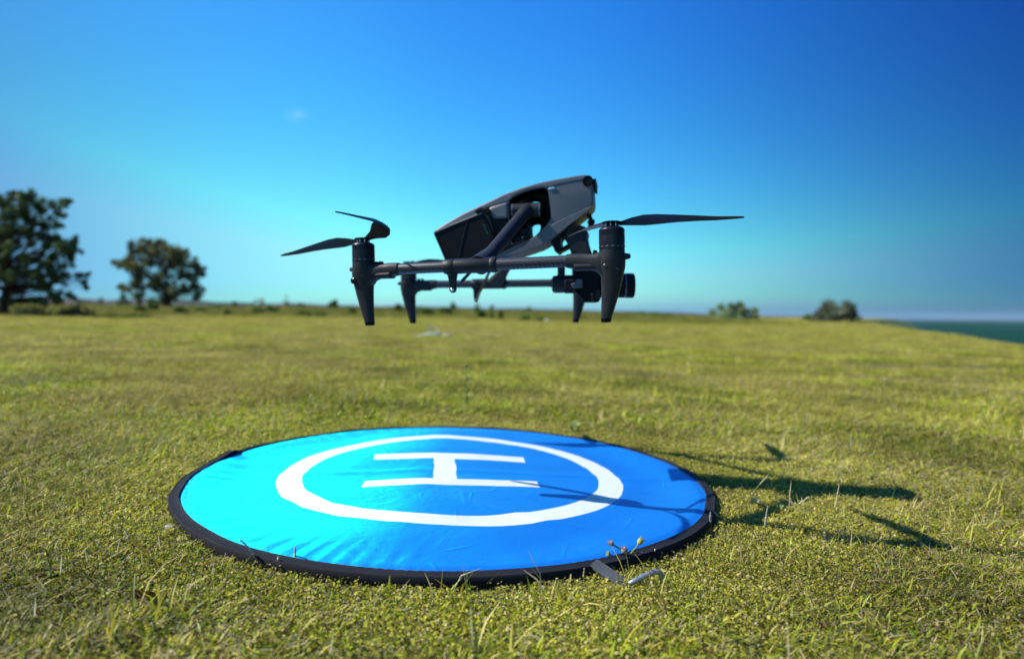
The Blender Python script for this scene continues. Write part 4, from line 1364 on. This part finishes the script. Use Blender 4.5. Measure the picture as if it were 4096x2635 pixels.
# hinge barrel and diagonal arms (near and far)
for near in (True, False):
    w_ = 0.010 if near else WB - 0.010
    hA = body_pt(1118, 572, w_); hB = body_pt(1468, 566, w_)
    axh = (hB - hA).normalized()
    if near:
        low = lerp_boom(O_NL, O_NR, 1925)[0]
    else:
        low = lerp_boom(O_FL, O_FR, 1990)[0]
    mb = MB()
    mb.tube([hA, hA + axh * .002, hB - axh * .002, hB], [0.0135, 0.0152, 0.0152, 0.0135], 28)
    mb.build('hinge_barrel', MAT['pod_plastic'], drone)
    for e0 in (hA, hB):
        mb = MB(); mb.tube([e0 - axh * .0016, e0 + axh * .0016], 0.0154, 28); mb.build('hinge_washer', MAT['slot_metal'], drone)
    mid = hA.lerp(hB, 0.52)
    dvec = low - mid
    if near:
        lowp = lerp_boom(O_NL, O_NR, 1925)[0]
    ax0 = dvec.normalized()
    boomax = ((O_NR - O_NL) if near else (O_FR - O_FL)).normalized()
    tgt = low - boomax * 0.004
    pts = [mid + axh * 0.004, mid + ax0 * 0.016 + axh * 0.002, mid + ax0 * 0.034, mid.lerp(low, 0.55), mid.lerp(low, 0.80), mid.lerp(low, 0.90), tgt]
    mb = MB(); mb.tube(pts, [0.0158, 0.0160, 0.0138, 0.0130, 0.0130, 0.0150, 0.0185 if near else 0.0150], 28)
    mb.build('arm', MAT['pod_plastic'], drone, smooth=60)
    # flare blending arm and sleeve
    mb = MB(); mb.tube([mid.lerp(low, 0.78), mid.lerp(low, 0.90) - boomax * 0.010, low - boomax * 0.022], [0.0120, 0.0125, 0.0105], 20)
    mb.build('gusset', MAT['pod_plastic'], drone, smooth=60)

# actuator rods
r_a = at(*c3_(2074, 985), lerp_boom(O_NL, O_NR, 1811)[0].y + 0.012)
r_b = at(*c3_(2330, 715), 1.26)
mb = MB(); mb.tube([r_a, r_a.lerp(r_b, 0.2)], 0.0026, 12); mb.tube([r_a.lerp(r_b, 0.2), r_b], 0.0032, 12, 1)
mb.build('actuator_rod', [MAT['slot_metal'], MAT['motor_metal']], drone)
q_a = at(1700 + 825 / 3.99, 960 + 940 / 3.99, 1.655); q_b = at(1700 + 1040 / 3.99, 960 + 480 / 3.99, 1.48)
mb = MB(); mb.tube([q_a, q_a.lerp(q_b, 0.3)], 0.0028, 12); mb.tube([q_a.lerp(q_b, 0.3), q_b], 0.0034, 12, 1)
mb.build('actuator_rod', [MAT['slot_metal'], MAT['motor_metal']], drone)

# nose sensors
for w_, sg in ((-0.002, -1), (WB + 0.002, 1)):
    c_ = body_pt(2088, 206, w_)
    mt = Matrix.Translation(c_) @ (NB * sg).to_track_quat('Z', 'Y').to_matrix().to_4x4()
    mb = MB(); mb.lathe([(0.0112, -0.012), (0.0112, 0.0015), (0.0100, 0.0035), (0.0088, 0.0036), (0.0085, 0.0026), (0.0001, 0.0026)], mt, 30)
    ns_ = mb.build('nose_sensor', MAT['black_plastic'], drone)
nc = bpart('nose_camera', [(2125, 160), (2165, 170), (2176, 165), (2192, 165), (2188, 200), (2186, 262), (2192, 280), (2172, 280), (2165, 270), (2120, 275)], 0.006, WB - 0.006, MAT['black_plastic'], 0.0015)

# gimbal: damper frame under the nose
GY = 0.022
bpart('damper', smooth_poly([(1640, 870), (1700, 835), (1760, 830), (1790, 850), (1760, 900), (1720, 945), (1730, 1010), (1738, 1070), (1690, 1118), (1660, 1110), (1640, 1060), (1618, 1010), (1605, 960)], 1), GY - 0.01, GY + 0.05, MAT['black_plastic'], 0.002)
bpart('damper_link', [(1720, 1060), (1790, 1010), (1850, 985), (1870, 1005), (1860, 1025), (1790, 1060), (1740, 1090)], GY, GY + 0.04, MAT['black_plastic'], 0.002)
bpart('yaw_motor', [(1800, 850), (1835, 815), (1860, 775), (1945, 765), (1950, 800), (2060, 800), (2082, 850), (2070, 900), (2078, 960), (2118, 1120), (2110, 1330), (1880, 1330), (1868, 1120), (1840, 1040), (1795, 960), (1790, 900)], GY - 0.018, GY + 0.05, MAT['dark_plastic'], 0.003)
bpart('mount_plate', [(1830, 790), (1880, 762), (1990, 768), (2060, 795), (2070, 830), (1830, 850)], GY - 0.022, GY + 0.054, MAT['black_plastic'], 0.002)
bpart('cable_hook', smooth_poly([(2075, 575), (2105, 580), (2128, 620), (2132, 650), (2160, 660), (2164, 690), (2130, 760), (2085, 800), (2072, 806), (2080, 760), (2062, 680), (2085, 660), (2070, 630), (2050, 600)], 1), GY + 0.02, GY + 0.034, MAT['black_plastic'], 0.001)
bpart('hook_strut', [(2090, 735), (2102, 742), (2040, 812), (2022, 806)], GY + 0.02, GY + 0.034, MAT['black_plastic'], 0.0005)

# gimbal camera, built along its own axis (pointing right)
GD = 1.36


def gp(x, y, d=0.0): return at(*c5(x, y), GD + d)


ax = Vector((1, -0.03, 0.004)).normalized()
pxm = GD / FPX / 4.788        # metres per crop pixel


def axm(p_):
    return Matrix.Translation(p_) @ ax.to_track_quat('Z', 'Y').to_matrix().to_4x4()


mb = MB(); mb.prism([gp(x, y, -0.012) for x, y in ((622, 250), (768, 250), (766, 520), (610, 520), (624, 450))], [gp(x, y, 0.018) for x, y in ((622, 250), (768, 250), (766, 520), (610, 520), (624, 450))])
mb.build('gimbal_post', MAT['dark_plastic'], drone, bevel=0.002)
L0 = gp(520, 655)
mb = MB(); mb.lathe([(90 * pxm, 0), (125 * pxm, 0), (150 * pxm, 18 * pxm), (166 * pxm, 50 * pxm), (166 * pxm, 228 * pxm), (160 * pxm, 234 * pxm), (160 * pxm, 240 * pxm)], axm(L0), 40)
mb.build('roll_motor', MAT['dark_plastic'], drone, smooth=35)
mb = MB(); mb.lathe([(160 * pxm, 0), (176 * pxm, 4 * pxm), (176 * pxm, 150 * pxm), (168 * pxm, 160 * pxm), (60 * pxm, 165 * pxm)], axm(L0 + ax * 240 * pxm), 40)
mb.build('roll_cover', MAT['black_plastic'], drone, smooth=35)
# gimbal arm in front of the camera body, its highlight added as a lighter grey plate
armp = [(760, 568), (1090, 552), (1108, 575), (1108, 715), (1090, 735), (760, 735)]
mb = MB(); mb.prism([gp(x, y, -0.058) for x, y in armp], [gp(x, y, -0.040) for x, y in armp])
mb.build('gimbal_arm', MAT['dark_plastic'], drone, bevel=0.004, seg=3)
hi_ = [(880, 650), (960, 620), (990, 556), (1088, 556), (1098, 580), (1096, 712), (1080, 726), (905, 722)]
mb = MB(); mb.prism([gp(x, y, -0.062) for x, y in hi_], [gp(x, y, -0.050) for x, y in hi_])
mb.build('arm_highlight', MAT['grey_shell'], drone, bevel=0.003, seg=3)
upp = [(905, 372), (1010, 368), (985, 480), (968, 560), (940, 560), (925, 470)]
mb = MB(); mb.prism([gp(x, y, -0.03) for x, y in upp], [gp(x, y, 0.0) for x, y in upp])
mb.build('gimbal_bracket', MAT['grey_shell'], drone, bevel=0.002)
cb = [(925, 400), (1010, 372), (1380, 372), (1450, 420), (1450, 935), (1420, 985), (1385, 1008), (1120, 1010), (1090, 960), (1000, 840), (925, 800)]
mb = MB(); mb.prism([gp(x, y, -0.036) for x, y in cb], [gp(x, y, 0.040) for x, y in cb])
cbo = mb.build('gimbal_camera', MAT['black_plastic'], drone, bevel=0.004, seg=3)
for q_ in ([(1270, 830), (1330, 830), (1330, 1000), (1270, 1000)], [(1350, 760), (1440, 750), (1440, 930), (1350, 930)]):
    mb = MB(); mb.prism([gp(x, y, -0.039) for x, y in q_], [gp(x, y, -0.030) for x, y in q_]); mb.build('camera_rib', MAT['dark_plastic'], cbo, origin=DO, bevel=0.001)
LC = gp(1440, 680)
R_ = pxm
mb = MB(); mb.lathe([(215 * R_, 0), (232 * R_, 30 * R_), (233 * R_, 452 * R_), (228 * R_, 458 * R_)], axm(LC), 48)
lens = mb.build('lens', MAT['black_plastic'], drone, smooth=35)
mb = MB(); mb.lathe([(229 * R_, 456 * R_), (234 * R_, 462 * R_), (234 * R_, 474 * R_), (229 * R_, 478 * R_)], axm(LC), 48)
mb.build('lens_ring', MAT['slot_metal'], lens, origin=DO)
mb = MB(); mb.lathe([(229 * R_, 479 * R_), (236 * R_, 483 * R_), (236 * R_, 600 * R_), (230 * R_, 632 * R_), (215 * R_, 640 * R_), (205 * R_, 632 * R_), (195 * R_, 560 * R_), (1 * R_, 556 * R_)], axm(LC), 48)
mb.build('lens_hood', MAT['black_plastic'], lens, origin=DO, smooth=35)
mb = MB(); mb.lathe([(1 * R_, 590 * R_), (120 * R_, 580 * R_), (190 * R_, 558 * R_)], axm(LC), 40)
mb.build('front_glass', MAT['glass_black'], lens, origin=DO)
# focal length marking on the barrel
fc = bpy.data.curves.new('marking', 'FONT'); fc.body = '24'; fc.size = 0.0042; fc.extrude = 0.00012; fc.align_x = 'CENTER'; fc.align_y = 'CENTER'
fo = bpy.data.objects.new('marking', fc); COL.objects.link(fo)
bpy.context.view_layer.update()
fm = bpy.data.meshes.new_from_object(fo.evaluated_get(bpy.context.evaluated_depsgraph_get()))
bpy.data.objects.remove(fo)
fm.materials.clear(); fm.materials.append(MAT['white_print'])
mk = link('marking', fm, lens)
pos = gp(1985, 705) ; pos.y = LC.y - 237 * R_ - 0.0003
mk.location = pos - DO
mk.rotation_euler = (PI / 2, 0, 0)

# ------------------------------------------------------------------ small things in the grass


def stalk_head(mb, a, b, r0_, r1_, lumps, mslot):
    """a seed head: a run of little swollen grains"""
    a, b = Vector(a), Vector(b)
    pts, rad_ = [], []
    n = lumps * 2 + 1
    for i in range(n):
        f_ = i / (n - 1)
        pts.append(a.lerp(b, f_) + Vector((random.uniform(-1, 1), random.uniform(-1, 1), 0)) * r0_ * .3)
        rad_.append((r0_ * (1 - f_) + r1_ * f_) * (1.0 if i % 2 else 0.6))
    mb.tube(pts, rad_, 7, mslot)


MAT['stem_green'] = plain('stem_green', (0.22, 0.28, 0.07), 0.7, 0, 0.2, var=0.3, vscale=60)
MAT['seed_grey'] = plain('seed_grey', (0.46, 0.41, 0.36), 0.85, 0, 0.1, var=0.35, vscale=200)
MAT['seed_straw'] = plain('seed_straw', (0.60, 0.52, 0.30), 0.85, 0, 0.1, var=0.3, vscale=200)
MAT['bud_brown'] = plain('bud_brown', (0.30, 0.24, 0.19), 0.8, 0, 0.1, var=0.4, vscale=250)
MAT['bud_yellow'] = plain('bud_yellow', (0.36, 0.36, 0.08), 0.8, 0, 0.1, var=0.35, vscale=250)
MAT['leaf_dark'] = plain('leaf_dark', (0.05, 0.08, 0.028), 0.5, 0, 0.4, var=0.3, vscale=80)


def gpt(px, py):
    return ground_pt(px, py)


def seed_stalk(foot, bend, tip, label, r=0.0017, mat='seed_grey'):
    r *= 1.35
    """foot, bend and tip in photograph pixels; stands at the depth of its foot"""
    g0 = gpt(*foot)
    Yd = g0.y
    p1 = at(bend[0], bend[1], Yd - 0.004); p2 = at(tip[0], tip[1], Yd - 0.012)
    e_ = rooted(thing('grass_stalk', tuple(g0), label, 'grass stalk', 'seed stalks standing in the grass'))
    mb = MB(); mb.tube([g0 - Vector((0, 0, .01)), g0.lerp(p1, .5) + Vector((.001, 0, 0)), p1], [0.0010, 0.0009, 0.0008], 6); mb.build('stem', MAT['stem_green'], e_)
    mb = MB(); stalk_head(mb, p1, p2, r, r * 0.5, 7, 0); mb.build('seed_head', MAT[mat], e_)


seed_stalk((1016, 2270), (1018, 2214), (961, 2158), 'grey seed stalk bent left across the lower left pad rim')
seed_stalk((1173, 2268), (1180, 2226), (1180, 2186), 'upright reddish grey seed stalk before the lower pad rim', 0.0016)
seed_stalk((1120, 2282), (1117, 2252), (1112, 2226), 'short pale seed stalk beside the upright one below the pad rim', 0.0020, 'seed_straw')
seed_stalk((2844, 2122), (2842, 2084), (2842, 2048), 'pale grey seed stalk against the right end of the pad rim', 0.0016)
seed_stalk((2890, 2086), (2872, 2062), (2856, 2046), 'leaning straw seed head by the right end of the pad rim', 0.0014, 'seed_straw')
seed_stalk((2574, 2246), (2580, 2226), (2563, 2206), 'short curved grey stalk right of the budding weed', 0.0016)
seed_stalk((2612, 2236), (2616, 2216), (2621, 2196), 'small straw tipped sprig right of the curved grey stalk', 0.0014, 'seed_straw')
seed_stalk((2336, 2340), (2334, 2305), (2337, 2270), 'thin green upright stalk left of the strap', 0.0008, 'seed_straw')
seed_stalk((3140, 2044), (3195, 2015), (3237, 1985), 'long arching green seed head inside the drone shadow', 0.0014, 'seed_straw')
seed_stalk((3150, 2034), (3170, 2016), (3162, 1992), 'short crooked seed head left of the long arching one', 0.0014, 'seed_straw')
seed_stalk((2992, 1990), (3040, 1935), (3090, 1880), 'tall thin leaning stalk behind the dark leaved weed', 0.0008, 'seed_straw')
seed_stalk((3330, 2092), (3342, 2020), (3360, 1918), 'tall thin stalk right of the drone body shadow', 0.0010, 'seed_straw')
seed_stalk((3460, 1990), (3440, 1930), (3452, 1895), 'thin stalk standing at the right part of the body shadow', 0.0010, 'seed_straw')
seed_stalk((900, 2330), (888, 2262), (902, 2210), 'blurred tall straw stalk in front of the lower left rim', 0.0009, 'seed_straw')
seed_stalk((3060, 2170), (3060, 2100), (3072, 2020), 'brown leafy stalk right of the pad end', 0.0013, 'seed_grey')
seed_stalk((700, 2160), (640, 2240), (560, 2330), 'fallen straw stalk left of the pad', 0.0006, 'seed_straw') if False else None

# weed with buds by the strap
g0 = gpt(2526, 2262)
Yd = g0.y
wb = lambda x, y, d=0.0: at(2300 + x / 5.133, 2100 + y / 5.133, Yd + d)
e_ = rooted(thing('budding_weed', tuple(g0), 'small branching weed with five buds growing at the pad rim above the strap', 'weed'))
fork = wb(1090, 640)
mb = MB()
mb.tube([g0 - Vector((0, 0, .01)), wb(1130, 760), fork], [0.0024, 0.0022, 0.0019], 7)
heads = [((1340, 330), (1230, 480), 'bud_yellow', 0.0058, 0.004), ((745, 372), (900, 470), 'bud_brown', 0.0052, -0.004), ((1015, 520), (1040, 600), 'bud_brown', 0.0062, -0.008), ((685, 600), (720, 690), 'bud_yellow', 0.0046, -0.006), ((640, 700), (800, 705), 'stem_green', 0.0044, -0.006)]
for (hx_, mx_, mt_, r_, d_) in heads:
    st = fork if mt_ != 'bud_yellow' or hx_[0] > 1000 else wb(800, 705, d_)
    mb.tube([st, wb(*mx_, d_), wb(*hx_, d_)], [0.0015, 0.0012, 0.0011], 6)
mb.build('stem', MAT['stem_green'], e_)
for (hx_, mx_, mt_, r_, d_) in heads:
    c_ = wb(*hx_, d_); dr = (c_ - wb(*mx_, d_)).normalized()
    r_ *= 0.85
    mt = Matrix.Translation(c_) @ dr.to_track_quat('Z', 'Y').to_matrix().to_4x4()
    mb = MB(); mb.lathe([(r_ * .25, -r_ * 1.1), (r_ * .75, -r_ * .6), (r_ * .95, 0), (r_ * .8, r_ * .6), (r_ * .5, r_ * .9), (r_ * .3, r_ * .7)], mt, 12)
    for q_ in range(9):
        a = 2 * PI * q_ / 9
        o1 = mt @ Vector((r_ * .55 * math.cos(a), r_ * .55 * math.sin(a), r_ * .5)); o2 = mt @ Vector((r_ * .8 * math.cos(a), r_ * .8 * math.sin(a), r_ * random.uniform(1.1, 1.6)))
        mb.tube([o1, o2], [r_ * .16, r_ * .04], 5)
    mb.build('bud', MAT[mt_], e_)


def leafblade(mb, a, b, w, sag=0.3, m=0, curl=0.25):
    """one broad curved leaf from a to b"""
    a, b = Vector(a), Vector(b)
    d = b - a; sd = d.cross(Vector((0, 0, 1)))
    sd = sd.normalized() if sd.length > 1e-6 else Vector((1, 0, 0))
    n = 6; vs, fs = [], []
    for i in range(n + 1):
        f_ = i / n
        c_ = a + d * f_ + Vector((0, 0, sag * d.length * math.sin(PI * f_)))
        ww = w * math.sin(PI * min(1, 0.12 + 0.88 * f_)) ** 0.7 if f_ < 1 else 0.0003
        vs += [c_ - sd * ww + Vector((0, 0, curl * ww)), c_, c_ + sd * ww + Vector((0, 0, curl * ww))]
    for i in range(n):
        k = i * 3
        fs += [(k, k + 1, k + 4, k + 3), (k + 1, k + 2, k + 5, k + 4)]
    mb.add(vs, fs, m)


def rosette(foot, leaves, label, mat='leaf_dark', name='weed', w=0.006):
    g0 = gpt(*foot)
    e_ = rooted(thing(name, tuple(g0), label, 'weed'))
    for (tx_, ty_, dd) in leaves:
        mb = MB(); leafblade(mb, g0, at(tx_, ty_, g0.y + dd), w * random.uniform(.8, 1.2)); mb.build('leaf', MAT[mat], e_)
    return e_


rosette((3018, 2034), [(3012, 1992, 0.01), (3034, 1990, 0.015), (3062, 2022, -0.01), (3000, 2010, 0.0), (3040, 2012, -.006)], 'dark broad leaved weed in the grass right of the pad', w=0.007)
rosette((2296, 1736), [(2290, 1690, 0.02), (2330, 1694, 0.03), (2270, 1708, -0.01), (2316, 1712, 0.0), (2300, 1680, .01)], 'bright green leafy weed behind the far pad rim', 'stem_green', w=0.008)
rosette((3112, 2058), [(3098, 2010, 0.0), (3136, 2020, 0.01), (3080, 2040, 0.0), (3124, 2038, -.01)], 'green sprig with short leaves right of the dark leaved weed', 'stem_green', w=0.004)
rosette((500, 2262), [(486, 2230, .0), (524, 2240, .01), (476, 2250, -.01)], 'small green leafed sprig left of the pad', 'stem_green', w=0.006)
rosette((220, 2300), [(180, 2290, .0), (205, 2306, -.01), (235, 2282, .01)], 'pale green flat leaf clump at lower left', 'stem_green', w=0.009)

# tall leafy weed behind the pad
g0 = gpt(1868, 1640)
e_ = rooted(thing('tall_weed', tuple(g0), 'tall thin leafy weed standing in the lawn behind the pad', 'weed'))
tipw = at(1866, 1470, g0.y)
mb = MB(); mb.tube([g0 - Vector((0, 0, .01)), g0.lerp(tipw, .5) + Vector((.004, 0, 0)), tipw], [0.0022, 0.0018, 0.0008], 6); mb.build('stem', MAT['stem_green'], e_)
for i in range(16):
    f_ = 0.12 + 0.86 * i / 15
    a = i * 2.4
    c_ = g0.lerp(tipw, f_)
    mb = MB(); leafblade(mb, c_, c_ + Vector((math.cos(a) * .022, math.sin(a) * .022, .018)) * (1.25 - .5 * f_), 0.0045, 0.1); mb.build('leaf', MAT['stem_green'], e_)

# dead leaf at the lower left
g0 = gpt(575, 2380)
lf = lambda x, y, dz: ground_pt(515 + (x - 950) / 1.8415, 2350 + (y - 460) / 1.8415, dz)
vs = [lf(955, 470, .020), lf(1000, 462, .024), lf(1040, 490, .020), lf(1090, 482, .024), lf(1140, 490, .022), lf(1162, 515, .012), lf(1130, 540, .008), lf(1080, 530, .012), lf(1040, 540, .006), (lf(985, 545, .006)), lf(955, 530, .008), lf(1050, 512, .013), lf(1000, 508, .014), lf(1105, 512, .014)]
fs = [(0, 1, 12), (1, 2, 12), (2, 11, 12), (2, 3, 11), (3, 13, 11), (3, 4, 13), (4, 5, 13), (5, 6, 13), (6, 7, 13), (7, 11, 13), (7, 8, 11), (8, 12, 11), (8, 9, 12), (9, 10, 12), (10, 0, 12)]
mb = MB(); mb.add(vs, fs)
dl = mb.build('dead_leaf', MAT['leaf_brown'], None, origin=tuple(g0), smooth=60)
so = dl.modifiers.new('thickness', 'SOLIDIFY'); so.thickness = 0.0006
ss = dl.modifiers.new('curl', 'SUBSURF'); ss.levels = 2; ss.render_levels = 2
tag(dl, 'curled reddish brown dead leaf on the grass at lower left', 'leaf')

# stones near the rim


def stone(px, py, r_, label, name='stone', mat='stone', group=None, sq=0.6):
    g0 = gpt(px, py)
    bm = bmesh.new(); bmesh.ops.create_icosphere(bm, subdivisions=3, radius=1)
    sd_ = Vector((random.uniform(0, 50), random.uniform(0, 50), random.uniform(0, 50)))
    for v in bm.verts:
        k = 1 + 0.28 * mnoise.noise(v.co * 1.6 + sd_) + 0.10 * mnoise.noise(v.co * 5 + sd_)
        v.co = Vector((v.co.x * r_ * k, v.co.y * r_ * k * .85, v.co.z * r_ * k * sq))
    me_ = bpy.data.meshes.new(name); bm.to_mesh(me_); bm.free()
    me_.materials.append(MAT[mat]); me_.polygons.foreach_set('use_smooth', [True] * len(me_.polygons))
    o = link(name, me_, None, g0 + Vector((0, 0, r_ * sq * 0.45)))
    o.rotation_euler = (0, 0, random.uniform(0, 6))
    tag(o, label, 'stone', group)


stone(678, 2118, 0.0095, 'grey brown pebble left of the landing pad, the largest there')
stone(692, 2076, 0.0060, 'small rounded pebble touching the left end of the pad rim')
stone(720, 2158, 0.0050, 'small dark pebble under the lower left curve of the rim')
stone(2966, 1976, 0.0065, 'pale flat stone in the grass right of the pad end')
stone(1800, 2392, 0.0060, 'pale pebble in the grass below the middle of the pad')
stone(3300, 2170, 0.0090, 'pale stone in the grass at right below the propeller shadow')
stone(2188, 1284, 0.10, 'pale stone far out in the meadow under the camera gimbal', mat='pale_stone')

# scrap of white plastic with a raised loop, some way behind the pad
z0 = gpt(1640, 1346)
Yd = z0.y
sp_ = lambda x, y, dz=0: at(1500 + x / 2.9925, 1180 + y / 2.9925, Yd + dz)
mb = MB()


def ribbon(pts, w, mb):
    vs, fs = [], []
    for i, p_ in enumerate(pts):
        t_ = (pts[min(i + 1, len(pts) - 1)] - pts[max(i - 1, 0)]).normalized()
        sd = t_.cross(Vector((0, -0.8, 0.3))).normalized()
        wv = w * (1 + .3 * math.sin(i * 2.1))
        vs += [p_ - sd * wv + Vector((0, .012, 0)), p_ + sd * wv - Vector((0, .012, 0))]
    for i in range(len(pts) - 1):
        fs.append((2 * i, 2 * i + 1, 2 * i + 3, 2 * i + 2))
    mb.add(vs, fs)


ribbon([sp_(310, 515), sp_(400, 500, .03), sp_(500, 488), sp_(600, 470, -.03), sp_(700, 462), sp_(780, 478, .02), sp_(850, 470), sp_(930, 488, -.02)], 0.007, mb)
ribbon([sp_(560, 480), sp_(650, 455, -.05), sp_(720, 450), sp_(770, 470)], 0.008, mb)
ribbon([sp_(765, 475), sp_(755, 430, .04), sp_(730, 390, .08), sp_(690, 360, .1), sp_(645, 352, .1), sp_(632, 375, .08), sp_(650, 405, .05), sp_(690, 440, .02)], 0.007, mb)
pl = mb.build('plastic_scrap', MAT['white_film'], None, origin=tuple(z0), smooth=80)
so = pl.modifiers.new('thickness', 'SOLIDIFY'); so.thickness = 0.003
tag(pl, 'crumpled pale plastic strip with a raised loop lying on the lawn behind the pad', 'plastic strip')

# ------------------------------------------------------------------ clean up helper props
for o in bpy.data.objects:
    if '_o' in o:
        del o['_o']
